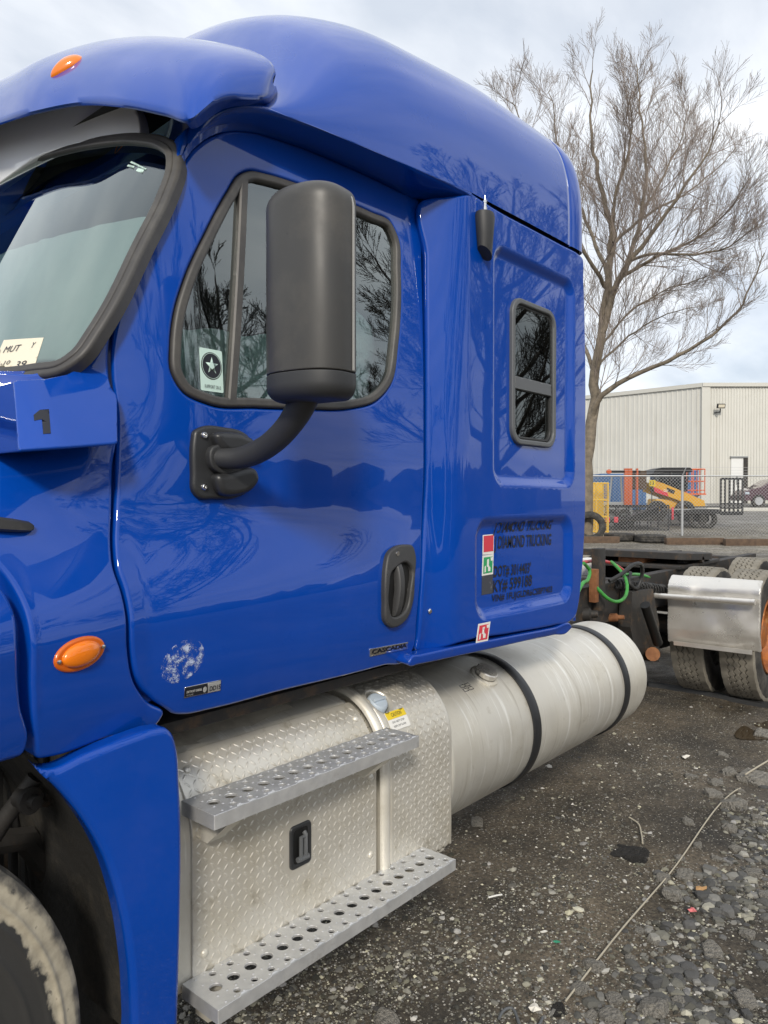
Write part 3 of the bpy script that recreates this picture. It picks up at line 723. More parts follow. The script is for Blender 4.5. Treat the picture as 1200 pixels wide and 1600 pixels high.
BR = [(297, 684), (299, 674), (308, 668), (350, 668), (372, 673), (386, 684), (390, 700), (385, 722), (391, 742), (392, 755), (384, 768), (368, 777), (330, 780), (306, 778), (298, 768), (296, 740)]
brk = panel('bracket', pxs(BR), on(side_f, .016), 'bracket_plastic', mirror, sp=.02, r=.010, depth=.02)
def pad(pts, d, r, nm, m_='bracket_plastic'):
    panel(nm, pxs(pts), on(side_f, d), m_, brk, sp=.02, r=r, depth=d)
pad([(322, 680), (345, 676), (368, 680), (384, 690), (388, 704), (372, 708), (330, 702)], .045, .018, 'upper_lobe')
pad([(324, 744), (345, 738), (388, 737), (391, 748), (382, 764), (362, 774), (330, 770)], .045, .018, 'lower_lobe')
pad([(318, 700), (326, 696), (366, 700), (370, 706), (370, 730), (364, 736), (324, 736), (318, 730)], .036, .006, 'hinge_block', 'arm_plastic')
for u, v in ((319, 680), (319, 761)):
    P = hit(u, v, lambda P: P[1]-float(side_f(P[0], P[2])-.017)); MB().lathe([(-.002, .0085), (.004, .0080), (.006, .006), (.006, .0035), (.003, .003), (.003, .0001)], P, (0, -1, 0), 14).build('bolt', 'chrome', brk)

# --- door handle
HP = [(598, 882), (602, 864), (612, 854), (628, 850), (640, 853), (644, 866), (643, 900), (640, 940), (632, 964), (618, 978), (606, 980), (598, 972), (596, 940), (596, 910)]
hp_o = pxs(HP, step=.008); hp_i = pxs([(606, 895), (612, 888), (632, 880), (637, 886), (636, 920), (630, 950), (618, 962), (607, 962), (603, 950), (603, 915)], step=.008)
hdl = panel('door_handle', hp_o, on(side_f, .018), 'handle_plastic', door, holes=[hp_i], sp=.02, r=.008, depth=.02, hdepth=.016)
panel('handle_cup', offset(hp_i, -.002), on(side_f, .002), 'black', hdl, sp=.03, r=.001, depth=0)
g = [PY(624, 880, .02), PY(622, 920, .015), PY(619, 962, .02)]
rows = []
for t in np.linspace(0, 1, 12):
    z = g[0][2]+(g[2][2]-g[0][2])*t; x = g[0][0]+(g[2][0]-g[0][0])*t; bow = .024*math.sin(math.pi*t)**.6; y = float(side_f(x, z))-.006-bow*.7
    rows.append([(x-.014, y+.018, z), (x-.014, y, z), (x-.010, y-.005, z), (x+.010, y-.005, z), (x+.014, y, z), (x+.014, y+.018, z)])
MB().grid(rows).build('lever', 'handle_plastic', hdl)
P = hit(621, 865, lambda P: P[1]-float(side_f(P[0], P[2])-.018)); MB().lathe([(0, .008), (.003, .0075), (.003, .0001)], P, (0, -1, 0), 16).build('lock', 'chrome', hdl)
# --- badges and stickers on the cab
def badge(name, pts, m, f, parent, d=.003, r=.001, dep=.003):
    return panel(name, densify(px(pts, f), .015), on(f, d), m, parent, sp=.03, r=r, depth=dep)
def surf_text(name, s, a, b, h, f, m, parent, d=.0045, bold=False, shear=0):
    """text from photo point a (lower left) to b (lower right), height h metres"""
    q = px([a, b], f); e = q[1]-q[0]; wd = np.linalg.norm(e); e = e/wd
    return lettering(name, s, (q[0][0], 0, q[0][1]), (e[0], 0, e[1]), (0, 0, 1), wd, h, m, parent, lift=lambda P: np.stack([P[:, 0], f(P[:, 0], P[:, 2])-d, P[:, 2]], 1), bold=bold, shear=shear)
b1 = badge('name_badge', [(577, 1014), (637, 1003), (636, 1014), (577, 1026)], 'chrome', side_f, door)
surf_text('badge_lettering', 'CASCADIA', (580, 1022.5), (634, 1011.5), .014, side_f, 'decal_black', b1, bold=True)
b2 = badge('engine_badge', [(288, 1074), (345, 1062), (344, 1079), (287, 1091)], 'chrome', side_f, door, .002)
b2a = badge('badge_field', [(289, 1075), (323, 1068), (323, 1082.5), (288, 1089.5)], 'decal_black', side_f, b2, .0035, .0006, 0)
badge('badge_field', [(324, 1068), (344, 1063.5), (343, 1078), (324, 1082)], 'galv', side_f, b2, .0035, .0006, 0)
surf_text('badge_lettering', 'DETROIT DIESEL', (290, 1083), (314, 1078), .005, side_f, 'white_paint', b2); surf_text('badge_lettering', 'IN TUNE', (290, 1087.5), (300, 1085.5), .004, side_f, 'galv', b2)
surf_text('badge_lettering', 'DD15', (325.5, 1080), (342.5, 1076), .012, side_f, 'decal_black', b2, bold=True)
q = px([(318.5, 1077)])[0]; panel('badge_emblem', ellipse(q[0], q[1], .0055, .007, 16), on(side_f, .0045), 'galv', b2, sp=.02, r=.0004, depth=0)
rs = px([(286, 1033)])[0]; panel('sticker_residue', ellipse(rs[0], rs[1], .062, .045, 32, .35), on(side_f, .0012), 'residue', door, sp=.03, r=.0006, depth=0)
surf_text('sticker_residue_print', 'LS', (282, 1044), (304, 1038), .022, side_f, 'residue', door, .002)
SF = sleep_f
def sticker(name, pts, m, parent=sleeper):
    o = badge(name, pts, 'white_paint', SF, parent, .0015, .0006, 0)
    c = np.array(pts, float); cc = c.mean(0); badge('sticker_field', [tuple(cc+(p-cc)*.80) for p in c], m, SF, o, .0025, .0005, 0)
    def at(a, b): return tuple(c[0]+(c[1]-c[0])*a+(c[3]-c[0])*b)
    badge('sticker_mark', [at(.38, .22), at(.55, .20), at(.55, .50), at(.70, .62), at(.70, .80), at(.50, .80), at(.48, .60), at(.38, .55)], 'white_paint', SF, o, .0035, .0003, 0)
    badge('sticker_mark', [at(.18, .55), at(.30, .50), at(.30, .82), at(.18, .84)], 'white_paint', SF, o, .0035, .0003, 0)
    badge('sticker_mark', [at(.68, .14), at(.88, .12), at(.88, .30), at(.72, .30)], 'white_paint', SF, o, .0035, .0003, 0)
    return o
so1 = badge('red_sticker', [(754, 836), (771.5, 834.5), (771, 866), (753.5, 867)], 'white_paint', SF, sleeper, .0015, .0006, 0)
badge('sticker_field', [(755, 837.5), (770.5, 836), (770, 861), (755, 863)], 'sticker_red', SF, so1, .0025, .0005, 0)
sticker('green_sticker', [(753.5, 868), (771, 866), (770, 897), (752.5, 900)], 'sticker_green')
badge('faded_sticker', [(752.5, 900), (770, 897), (769.5, 927), (752, 930)], 'sticker_grey', SF, sleeper, .0015, .0006, 0)
sticker('red_sticker', [(747, 975), (766, 971), (762, 1001), (743, 1005)], 'sticker_red')
for s, a, b, h in (('J DIAMOND TRUCKING', (769, 838), (860, 831), .050), ('J DIAMOND TRUCKING', (771, 864), (860, 857), .062), ("DOT# 3014403'", (770, 904), (828, 897), .048), ('KY# 599188', (769, 928), (830, 917), .050), ('VIN# 1FUJGLDR6CSBP7403', (767, 944), (862, 928), .034)):
    surf_text('lettering_with_reflection', s, a, b, h, SF, 'decal_black', sleeper, .0022, shear=.1, bold=True)  # top name row is drawn as the lower row's reflection in the ledge
P = PY(671, 955, .02); P = hit(671, 955, lambda P: P[1]-float(sleep_f(P[0], P[2]))); MB().lathe([(0, .009), (.003, .009), (.006, .006), (.006, .0001)], P, (0, -1, 0), 14).build('rivet', 'chrome', sleeper)
# aerial base under the roof seam
P = PY(762, 372, -.03); mb = MB(); rows = []
for t, a, b in ((0, .030, .026), (.06, .034, .032), (.125, .042, .036), (.14, .038, .032), (.143, .02, .015)):
    rows.append([(P[0]+a*math.cos(k*math.pi/10), P[1]+.012+b*.9*math.sin(k*math.pi/10), P[2]+t-.05-(.02*(math.cos(k*math.pi/10)) if t == 0 else 0)) for k in range(20)])
mb.grid(rows, closed=True); mb.add(rows[-1], [tuple(range(20))]); mb.add(rows[0], [tuple(range(20))]); aer = mb.build('aerial_mount', 'arm_plastic', truck)
MB().lathe([(0, .008), (.02, .008), (.021, .006), (.035, .006), (.036, .0075), (.044, .0075), (.046, .004), (.062, .003), (.063, .0001)], (P[0], P[1]+.012, P[2]+.09), (0, 0, 1), 12).build('aerial_stud', 'chrome', aer)

# ------------------------------------------------------------------ wheel-arch fairing and front wheel
FY = -.078
FAIR = [(53, 1196), (60, 1201), (75, 1203), (131, 1181), (200, 1154), (248, 1139), (262, 1138), (272, 1146), (279, 1166), (284, 1225), (287, 1319), (286, 1420), (284, 1506), (281, 1600), (278, 1680), (270, 1690), (220, 1690), (210, 1680), (208, 1600), (203, 1506), (187, 1412), (162, 1337), (125, 1275), (87, 1231), (60, 1206)]
fair_f = lambda x, z: FY+.02*np.clip((.80-x)/.2, 0, 1)**2+.03*np.clip((.75-z)/.4, 0, 1.2)**2+np.asarray(x)*0
fairing = panel('wheel_arch_fairing', pxs(FAIR, fair_f, .015), on(fair_f), 'paint', truck, sp=.03, r=.016, depth=.03)
# pieces of clear tape on its ledge
# black liner of the wheel house
arch = px([(208, 1640), (206, 1560), (203, 1506), (187, 1412), (162, 1337), (125, 1275), (87, 1231), (50, 1200), (0, 1185), (-80, 1170), (-200, 1165)], fair_f)
ac = spline(arch, False, .04)
MB().grid([[(x+.012, y, z+.012) for x, z in ac] for y in (-.03, .1, .25, .45, .7)]).build('wheel_house_liner', 'liner', truck, smooth=60)
mb = MB(); mb.add([(-.6, .70, .2), (1.0, .70, .2), (1.0, .70, 1.3), (-.6, .70, 1.3)], [(0, 1, 2, 3)]); mb.build('wheel_house_wall', 'liner', truck, smooth=0)
mb = MB(); mb.add([(.90, .02, .22), (.90, .72, .22), (.90, .72, 1.12), (.90, .02, 1.12)], [(0, 1, 2, 3)]); mb.build('wheel_house_rear', 'liner', truck, smooth=0)
for k in range(6):
    x = .68+.045*k; MB().box((x, .34+.03*k, .78), (.018, .02, .62), bev=.004).build('liner_rib', 'rubber', truck)
mb = MB(); P = PY(55, 1215, .12); mb.tube([P, P+np.array([-.05, .03, -.08]), P+np.array([-.09, .08, -.18])], .018, 10); mb.build('hood_bracket', 'steel_dark', truck)
P = PY(44, 1250, .1); mb = MB(); mb.lathe([(-.03, .02), (0, .02), (.001, .028), (.012, .028), (.013, .014), (.03, .014), (.031, .0001)], P, (.2, -1, 0), 12); mb.build('pivot_bolt', 'steel_dark', truck)
P = PY(70, 1238, .16); mb = MB(); mb.lathe([(-.03, .03), (.012, .03), (.013, .018), (.03, .018), (.031, .0001)], P, (.2, -1, .1), 12); mb.build('pivot_bolt', 'steel_dark', truck)
mb = MB(); mb.tube([PY(-30, 1320, .3), PY(40, 1310, .3), PY(120, 1420, .42)], .03, 8); mb.build('suspension_arm', 'steel_dark', truck)
MB().box((.4, .55, .62), (.9, .10, .14), bev=.02).build('leaf_spring', 'steel_dark', truck)

# muddy tyre: dried mud on the outer sidewall, ragged towards the rim (its own stain, follows the tyre)
def tyre_mud(name, c):
    m = mat(name, (.03, .029, .028), .62, bump=(60, .35, .002)); t = m.node_tree; b = t.nodes['Principled BSDF']
    geo = t.nodes.new('ShaderNodeTexCoord'); sb = t.nodes.new('ShaderNodeVectorMath'); sb.operation = 'SUBTRACT'; t.links.new(geo.outputs['Object'], sb.inputs[0]); sb.inputs[1].default_value = c
    ml_ = t.nodes.new('ShaderNodeVectorMath'); ml_.operation = 'MULTIPLY'; t.links.new(sb.outputs[0], ml_.inputs[0]); ml_.inputs[1].default_value = (1, 0, 1)
    ln = t.nodes.new('ShaderNodeVectorMath'); ln.operation = 'LENGTH'; t.links.new(ml_.outputs[0], ln.inputs[0])
    ns = t.nodes.new('ShaderNodeTexNoise'); ns.inputs['Scale'].default_value = 22; ns.inputs['Detail'].default_value = 7; t.links.new(geo.outputs['Object'], ns.inputs['Vector'])
    ad = t.nodes.new('ShaderNodeMath'); ad.operation = 'MULTIPLY_ADD'; t.links.new(ns.outputs['Fac'], ad.inputs[0]); ad.inputs[1].default_value = .07; t.links.new(ln.outputs['Value'], ad.inputs[2])
    rp = t.nodes.new('ShaderNodeValToRGB'); rp.color_ramp.elements[0].position = .500; rp.color_ramp.elements[0].color = (0, 0, 0, 1); rp.color_ramp.elements[1].position = .506; rp.color_ramp.elements[1].color = (1, 1, 1, 1)
    e = rp.color_ramp.elements.new(.545); e.color = (1, 1, 1, 1); e = rp.color_ramp.elements.new(.562); e.color = (.1, .1, .1, 1); t.links.new(ad.outputs[0], rp.inputs[0])
    n3 = t.nodes.new('ShaderNodeTexNoise'); n3.inputs['Scale'].default_value = 40; n3.inputs['Detail'].default_value = 8; t.links.new(geo.outputs['Object'], n3.inputs['Vector'])
    r3 = t.nodes.new('ShaderNodeValToRGB'); r3.color_ramp.elements[0].position = .27; r3.color_ramp.elements[0].color = (.07, .065, .06, 1); r3.color_ramp.elements[1].position = .34; r3.color_ramp.elements[1].color = (.46, .41, .31, 1)
    e = r3.color_ramp.elements.new(.7); e.color = (.30, .265, .20, 1); t.links.new(n3.outputs['Fac'], r3.inputs[0])
    mxn = t.nodes.new('ShaderNodeMix'); mxn.data_type = 'RGBA'; t.links.new(rp.outputs[0], mxn.inputs['Factor']); mxn.inputs['A'].default_value = (.035, .034, .032, 1); t.links.new(r3.outputs[0], mxn.inputs['B'])
    t.links.new(mxn.outputs['Result'], b.inputs['Base Color'])
    return m
def tyre_profile(w, R, rr):
    h = w/2
    return [(-h*.72, rr), (-h*.90, rr+.02), (-h*1.0, rr+.07), (-h*1.02, rr+.12), (-h*.98, R-.07), (-h*.90, R-.022), (-h*.84, R-.008), (-h*.6, R-.001), (0, R), (h*.6, R-.001), (h*.84, R-.008), (h*.90, R-.022), (h*.98, R-.07), (h*1.02, rr+.12), (h*1.0, rr+.07), (h*.90, rr+.02), (h*.72, rr)]
FWC = Vector((.185, .05, .53))
fwheel = empty('wheel', FWC); fwheel.parent = truck; fwheel.matrix_parent_inverse = Matrix.Translation(-Vector((2.0, 1.1, 0)))
steer = Matrix.Rotation(R_(3), 3, 'Z'); fax = steer @ Vector((0, -1, 0))
tm = tyre_mud('tyre_mud', (FWC.x, 0, FWC.z))
pr = tyre_profile(.29, .53, .29)
pr2 = []
for a, b in zip(pr[:-1], pr[1:]):
    for t in np.linspace(0, 1, 14)[:-1]: pr2.append((a[0]+(b[0]-a[0])*t, a[1]+(b[1]-a[1])*t))
pr2.append(pr[-1])
pr2 = [(h, r+(.0035*math.exp(-((r-.43)/.006)**2)+.004*math.exp(-((r-.475)/.004)**2) if h > 0 else 0)*0) for h, r in pr2]
pr2 = [(h+(sum(am*math.exp(-((r-rc)/.0045)**2) for rc, am in ((.478, .005), (.452, .003), (.415, .003), (.372, .0025), (.335, .004))) if h > .1 else 0), r) for h, r in pr2]
MB().lathe(pr2, FWC, fax, 96).build('tyre', tm, fwheel, smooth=180)
MB().lathe([(-.12, .29), (.10, .285), (.125, .295), (.135, .292), (.13, .275), (.06, .25), (.05, .17), (.10, .15), (.12, .08), (.12, .0001)], FWC, fax, 64).build('rim', 'white_paint', fwheel, smooth=40)

# ------------------------------------------------------------------ step box, tank
BY, BZ0, BZ1, BR_ = .055, .395, .745, .20
def prof(q, off=0.0):
    q = np.asarray(q, float); L1 = BZ1-BZ0; La = BR_*math.pi/2
    a = np.clip((q-L1)/BR_, 0, math.pi/2); fl = np.clip(q-L1-La, 0, 9); st_ = np.clip(q, -9, L1)
    y = BY+BR_*(1-np.cos(a))+fl-off*np.cos(a); z = BZ0+st_+BR_*np.sin(a)+off*np.sin(a)
    return y, z
def onb(off=0.0):
    def M(p, q):
        y, z = prof(q, off); return np.stack([p, y, z], 1)
    return M
box = empty('step_box', (1.4, .3, .4)); box.parent = truck; box.matrix_parent_inverse = Matrix.Translation(-Vector((2.0, 1.1, 0)))
body = panel('box_body', densify(rrect(.945, 1.735, -.02, .98, .02, 3), .03), onb(), 'alu', box, sp=.04, r=.040, depth=.5)
boxdoor = panel('box_door', densify(rrect(1.040, 1.715, .015, .575, .012, 3), .025), onb(.006), 'plate', box, sp=.03, r=.004, depth=.008)
cover = panel('tank_step_cover', densify(rrect(1.775, 2.115, -.03, .98, .010, 3), .03), onb(.010), 'plate', box, sp=.03, r=.012, depth=.03, holes=[ellipse(1.828, .545, .038, .048, 20)])
panel('cover_body', densify(rrect(1.76, 2.10, -.05, .98, .02, 3), .03), onb(-.005), 'alu', box, sp=.05, r=.012, depth=.5, holes=[ellipse(1.828, .545, .050, .058, 20)])
# raised lozenges of the tread plate
def lozenges(name, x0, x1, q0, q1, off, parent, skip=()):
    mb = MB(); pt = .0250; i = 0; q = q0+.012; M = onb(off); M2 = onb(off+.0024)
    while q < q1-.008:
        x = x0+.014+(pt/2 if i % 2 else 0)*0; j = 0
        while x < x1-.008:
            if not any((x-a)**2/rx**2+(q-b)**2/rz**2 < 1 for a, b, rx, rz in skip):
                an = R_(48 if (i+j) % 2 else -48)+random.uniform(-.03, .03); d = np.array([math.cos(an), math.sin(an)]); n = np.array([-d[1], d[0]])
                l, wd = .0112, .0031; c = np.array([x, q])
                bp = np.array([c-d*l, c-d*l*.45-n*wd, c+d*l*.45-n*wd, c+d*l, c+d*l*.45+n*wd, c-d*l*.45+n*wd]); tp = np.array([c-d*l*.45, c+d*l*.45])
                b = M(bp[:, 0], bp[:, 1]); t_ = M2(tp[:, 0], tp[:, 1])
                mb.add(list(b)+list(t_), [(0, 1, 6), (1, 2, 7, 6), (2, 3, 7), (3, 4, 7), (4, 5, 6, 7), (5, 0, 6)])
            x += pt*.82; j += 1
        q += pt*.82; i += 1
    o = mb.build(name, 'plate', parent, smooth=180, fix=False); tag(o, kind='stuff'); return o
LQ = lambda z: z-BZ0
lozenges('tread_pattern', 1.045, 1.71, .02, .57, .0060, boxdoor, skip=[(1.392, .225, .060, .085)])
lozenges('tread_pattern', 1.785, 2.105, -.02, .84, .0100, cover, skip=[(1.828, .545, .050, .060), (1.85, .463, .065, .045)])
for x, q in ((1.075, .07), (1.075, .36), (1.685, .09), (1.685, .33), (1.685, .51), (1.075, .52)):
    y, z = prof(q, .006); y2, z2 = prof(q, .016); MB().lathe([(0, .011), (.003, .010), (.006, .006), (.007, .0001)], (x, float(y), float(z)), (0, float(y2-y), float(z2-z)), 12).build('rivet', 'alu', boxdoor)
# seam tube between the two
rows = []
for q in np.linspace(-.03, .72, 40):
    row = []
    for k in range(9):
        a = math.pi*k/8; y, z = prof(q, .004+.018*math.sin(a)); row.append((1.752-.021*math.cos(a), float(y), float(z)))
    rows.append(row)
MB().grid(rows).build('seam_cover', 'alu', box, smooth=180)
# latch
lat_o = densify(rrect(1.352, 1.432, .165, .285, .014, 4), .01)
lat = panel('latch', lat_o, onb(.012), 'bracket_plastic', boxdoor, sp=.02, r=.005, depth=.010, holes=[densify(rrect(1.365, 1.419, .178, .272, .010, 4), .01)], hdepth=.012)
panel('latch_cup', densify(rrect(1.364, 1.420, .177, .273, .010, 4), .01), onb(.0075), 'black', lat, sp=.03, r=.0008, depth=0)
mb = MB(); y0 = BY-.018
mb.tube([(1.402, y0, .590), (1.402, y0, .650), (1.402, y0+.006, .655)], .0065, 8); mb.tube([(1.372, y0, .587), (1.412, y0, .587)], .008, 8); mb.tube([(1.385, y0, .590), (1.385, y0, .646), (1.404, y0, .646)], .006, 8); mb.build('latch_handle', 'frame_grey', lat)
# filler cap in the hole of the cover, caution label
y, z = prof(.545, .0); yn, zn = prof(.545, .05); nv = np.array([0, float(yn-y), float(zn-z)]); nv /= np.linalg.norm(nv)
cc = np.array([1.828, float(y), float(z)])-nv*.035
cap = MB().lathe([(-.02, .06), (.0, .058)], cc, nv, 24).build('filler_well', 'black', box)
fc = MB().lathe([(0, .038), (.036, .036), (.042, .031), (.044, .0001)], cc, nv, 24).build('filler_cap', 'cap_blue', box)
MB().box(cc+nv*.046, (.058, .012, .010), Matrix(((1, 0, 0), (0, float(nv[2]), float(nv[1])), (0, -float(nv[1]), float(nv[2])))).to_4x4(), .002).build('cap_grip', 'cap_blue', fc)
def onb_l(off): return onb(off)
lab = panel('caution_label', densify(rrect(1.803, 1.900, .435, .495, .003, 2), .02), onb(.0125), 'white_paint', cover, sp=.03, r=.0006, depth=.0005)
panel('label_band', densify(rrect(1.804, 1.899, .470, .494, .002, 2), .02), onb(.0135), 'yellow_label', lab, sp=.03, r=.0005, depth=0)
def box_text(s, x, q, wd, h, off, m, parent):
    M = onb(off); lettering('label_print', s, (x, 0, q), (1, 0, 0), (0, 0, 1), wd, h, m, parent, lift=lambda P: M(P[:, 0], P[:, 2]))
box_text('CAUTION', 1.828, .476, .05, .012, .0145, 'decal_black', lab); box_text('DO NOT STEP', 1.82, .457, .06, .006, .0135, 'sticker_grey', lab); box_text('KEEP CAP CLEAN', 1.82, .444, .06, .006, .0135, 'sticker_grey', lab)
# steps: punched plates with lip
def step(x0, x1, y0, y1, z, n, thick=.032):
    hs = []; y_m = (y0+y1)/2; pit = (x1-x0-.04)/n
    for k in range(n):
        x = x0+.02+pit*(k+.5); hs.append(ellipse(x, y_m, .0150, .0150, 14))
        for yy in (y0+.024, y1-.024): hs.append(ellipse(x+pit*.5 if k < n-1 else x+pit*.40, yy, .0085, .0085, 10))
    o = panel('step', densify(rrect(x0, x1, y0, y1, .003, 2), .03), lambda p, q: np.stack([p, q, p*0+z], 1), 'galv', box, holes=hs, sp=.05, r=.0018, depth=thick, hdepth=.005)
    mb = MB()
    for k in range(n*2):
        x = x0+.03+pit*.5*(k+.0)
        for yy in (y0+.012, y0+.042, y1-.012, y1-.042):
            mb.lathe([(0, .0042), (.0016, .0026), (.0018, .0002)], (x, yy, z-.0002), (0, 0, 1), 6)
    tag(mb.build('grip_studs', 'galv', o, smooth=60), kind='stuff')
    mb = MB(); mb.box(((x0+x1)/2, (y0+y1)/2+.02, z-.055), (x1-x0-.10, .05, .012)); mb.build('step_stiffener', 'strap', o)
    for x in (x0+.06, x1-.13):
        mb = MB(); mb.prism([(x, y0+.03, z-thick), (x, y1+.03, z-thick), (x, y1+.03, z-thick-.085), (x, y1-.02, z-thick-.085), (x, y0+.03, z-thick-.018)], (.045, 0, 0)); mb.build('step_bracket', 'alu', o, smooth=0)
    return o
step(1.003, 1.750, -.090, .040, .8655, 14)
step(1.010, 1.940, -.092, .050, .422, 17)
# sheet covers between box and cab floor
rows = []
for y, z in ((.20, .935), (.30, .975), (.40, 1.02), (.6, 1.05)): rows.append([(x, y+.02*math.sin(x*9), z+.008*math.sin(x*14)) for x in np.linspace(.95, 1.52, 14)])
MB().grid(rows).build('sheet_cover', 'beige_cover', truck, smooth=180)
rows = []
for y, z in ((.26, .95), (.34, 1.01), (.46, 1.055), (.7, 1.06)): rows.append([(x, y, z) for x in np.linspace(1.56, 2.25, 14)])
MB().grid(rows).build('sheet_cover', 'plate', truck, smooth=180)
hs_ = [PY(285, 1160, .22), PY(400, 1128, .30), PY(470, 1088, .42), PY(545, 1072, .40), PY(620, 1052, .34)]
MB().tube(spline(np.array(hs_), False, .04), .006, 8).build('cable', 'rubber', truck)

TY, TZ, TR, TX0, TX1 = .36, .60, .29, 2.03, 4.0
tank = MB().lathe([(TX0, TR-.01), (TX0+.02, TR), (2.13, TR), (2.135, TR+.003), (2.165, TR+.003), (2.17, TR), (TX1-.05, TR), (TX1-.018, TR-.006), (TX1-.005, TR-.018), (TX1, TR-.035), (TX1+.02, TR-.12), (TX1+.03, .0001)], (0, TY, TZ), (1, 0, 0), 128).build('fuel_tank', 'alu', truck, smooth=50)
Ftank = lambda P: math.hypot(P[1]-TY, P[2]-TZ)-TR
for u, v in ((838, 1130), (978, 1060)):
    x = hit(u, v, Ftank)[0]
    sp_ = MB().lathe([(-.030, TR+.001), (-.030, TR+.007), (-.026, TR+.009), (.026, TR+.009), (.030, TR+.007), (.030, TR+.001)], (x, TY, TZ), (1, 0, 0), 128).build('tank_strap', 'strap', tank, smooth=50)
P = hit(757, 1056, Ftank); nv = np.array([0, P[1]-TY, P[2]-TZ]); nv /= np.linalg.norm(nv)
MB().lathe([(-.004, .062), (.004, .060), (.006, .05), (.006, .046)], P, nv, 32).build('filler_flange', 'alu', tank)
tcap = MB().lathe([(.0, .042), (.010, .042), (.012, .047), (.030, .047), (.034, .043), (.035, .0001)], P, nv, 14).build('tank_cap', 'stainless', tank, smooth=25)
q = hit(729, 1073, Ftank); an = math.atan2(q[2]-TZ, q[1]-TY)
def ontank(d): return lambda p, s: np.stack([p, TY+(TR+d)*np.cos(an-s/TR), TZ+(TR+d)*np.sin(an-s/TR)], 1)
for i in range(2):
    for j in range(2):
        o = rrect(q[0]-.034+.034*i, q[0]-.004+.034*i, -.02+.02*j, -.004+.02*j, .001, 1); panel('tank_mark', densify(o, .01), ontank(.0008), 'decal_black', tank, holes=[densify(offset(o, .0028), .01)], sp=.05, r=.0004, depth=0, sign=1)
# ------------------------------------------------------------------ rear chassis
for y in (.73, 1.60):
    mb = MB(); s = 1 if y < 1 else -1
    mb.box((5.75, y, .86), (6.1, .012, .27)); mb.box((5.75, y+.04*s, .99), (6.1, .08, .012)); mb.box((5.75, y+.04*s, .73), (6.1, .08, .012)); mb.build('frame_rail', 'steel_dark', truck, smooth=0)
for x in (3.5, 4.6, 5.5, 6.95, 8.6): MB().box((x, 1.165, .86), (.14, .85, .22), bev=.02).build('cross_member', 'steel_dark', truck)
mb = MB(); mb.box((4.2, .98, .60), (1.3, .42, .36), bev=.05); mb.build('air_tank', 'steel_dark', truck)
fw_ = empty('fifth_wheel', (6.9, 1.17, 1.0)); fw_.parent = truck; fw_.matrix_parent_inverse = Matrix.Translation(-Vector((2.0, 1.1, 0)))
o = np.array([(6.40, .72), (6.46, .66), (7.05, .66), (7.35, .80), (7.50, 1.02), (7.15, 1.10), (7.15, 1.24), (7.50, 1.32), (7.35, 1.54), (7.05, 1.68), (6.46, 1.68), (6.40, 1.62)])
panel('top_plate', densify(o, .05), lambda p, q: np.stack([p, q, 1.13-.05*(p-6.4)], 1), 'steel_dark', fw_, sp=.1, r=.008, depth=.05)
for y in (.80, 1.54): MB().box((6.8, y, 1.05), (.34, .07, .12), bev=.02).build('pivot_bracket', 'steel_dark', fw_)
MB().tube([(6.8, .66, 1.05), (6.8, 1.68, 1.05)], .03, 10).build('pivot_shaft', 'steel_dark', fw_)
MB().box((6.85, 1.17, 1.01), (1.1, .95, .03), bev=.005).build('mounting_plate', 'steel_dark', fw_)
MB().box((6.6, 1.17, 1.05), (.3, .25, .06), bev=.02).build('lock_jaw', 'rust', fw_)

def make_tyre(name, parent, c, R=.515, w=.27, rr=.29, seed=0):
    """drive tyre with zigzag tread grooves as geometry"""
    nA_ = 112; cols = []
    h = w/2
    side = [(-h*.72, rr), (-h*.93, rr+.03), (-h*1.02, rr+.10), (-h*1.0, R-.08), (-h*.94, R-.03), (-h*.90, R-.012)]
    rows = []
    for k in range(nA_):
        a = 2*math.pi*k/nA_; zg = (.010 if k % 2 else -.010); row = []
        nt_ = (.006 if k % 4 == 0 else 0)
        for x_, r_ in side: row.append((x_, r_-(nt_ if r_ > R-.04 else 0)))
        g_ = [-.062, -.021, .021, .062]; edges = [-h*.86]
        row.append((-h*.86, R-.004-nt_))
        for gg in g_:
            z_ = zg*(1 if g_.index(gg) % 2 else -1)
            row += [(gg+z_-.005, R-abs(gg)*.05), (gg+z_-.0035, R-.014), (gg+z_+.0035, R-.014), (gg+z_+.005, R-abs(gg)*.05)]
        row.append((h*.86, R-.004-nt_))
        for x_, r_ in reversed(side): row.append((-x_, r_-(nt_ if r_ > R-.04 else 0)))
        rows.append([Vector(c)+Vector((r_*math.cos(a), x_, r_*math.sin(a))) for x_, r_ in row])
    n = len(rows[0]); mb = MB(); mb.v = [tuple(p) for r in rows for p in r]
    ns = 6
    for k in range(nA_):
        k2 = (k+1) % nA_
        for j in range(n-1):
            mb.f.append((k*n+j, k*n+j+1, k2*n+j+1, k2*n+j)); mb.mi.append(0 if (j < ns-2 or j > n-ns) else 1)
    return mb.build(name, ['tyre', 'tread'], parent, smooth=35)
def rim(parent, c, s, m='rim_orange'):
    return MB().lathe([(-.10, .29), (.09, .285), (.118, .300), (.128, .296), (.120, .272), (.03, .25), (-.01, .21), (-.02, .15), (-.02, .12), (.06, .115), (.075, .10), (.08, .0001)], c, (0, s, 0), 48).build('rim', m, parent, smooth=35)
AX = [6.37, 7.70]
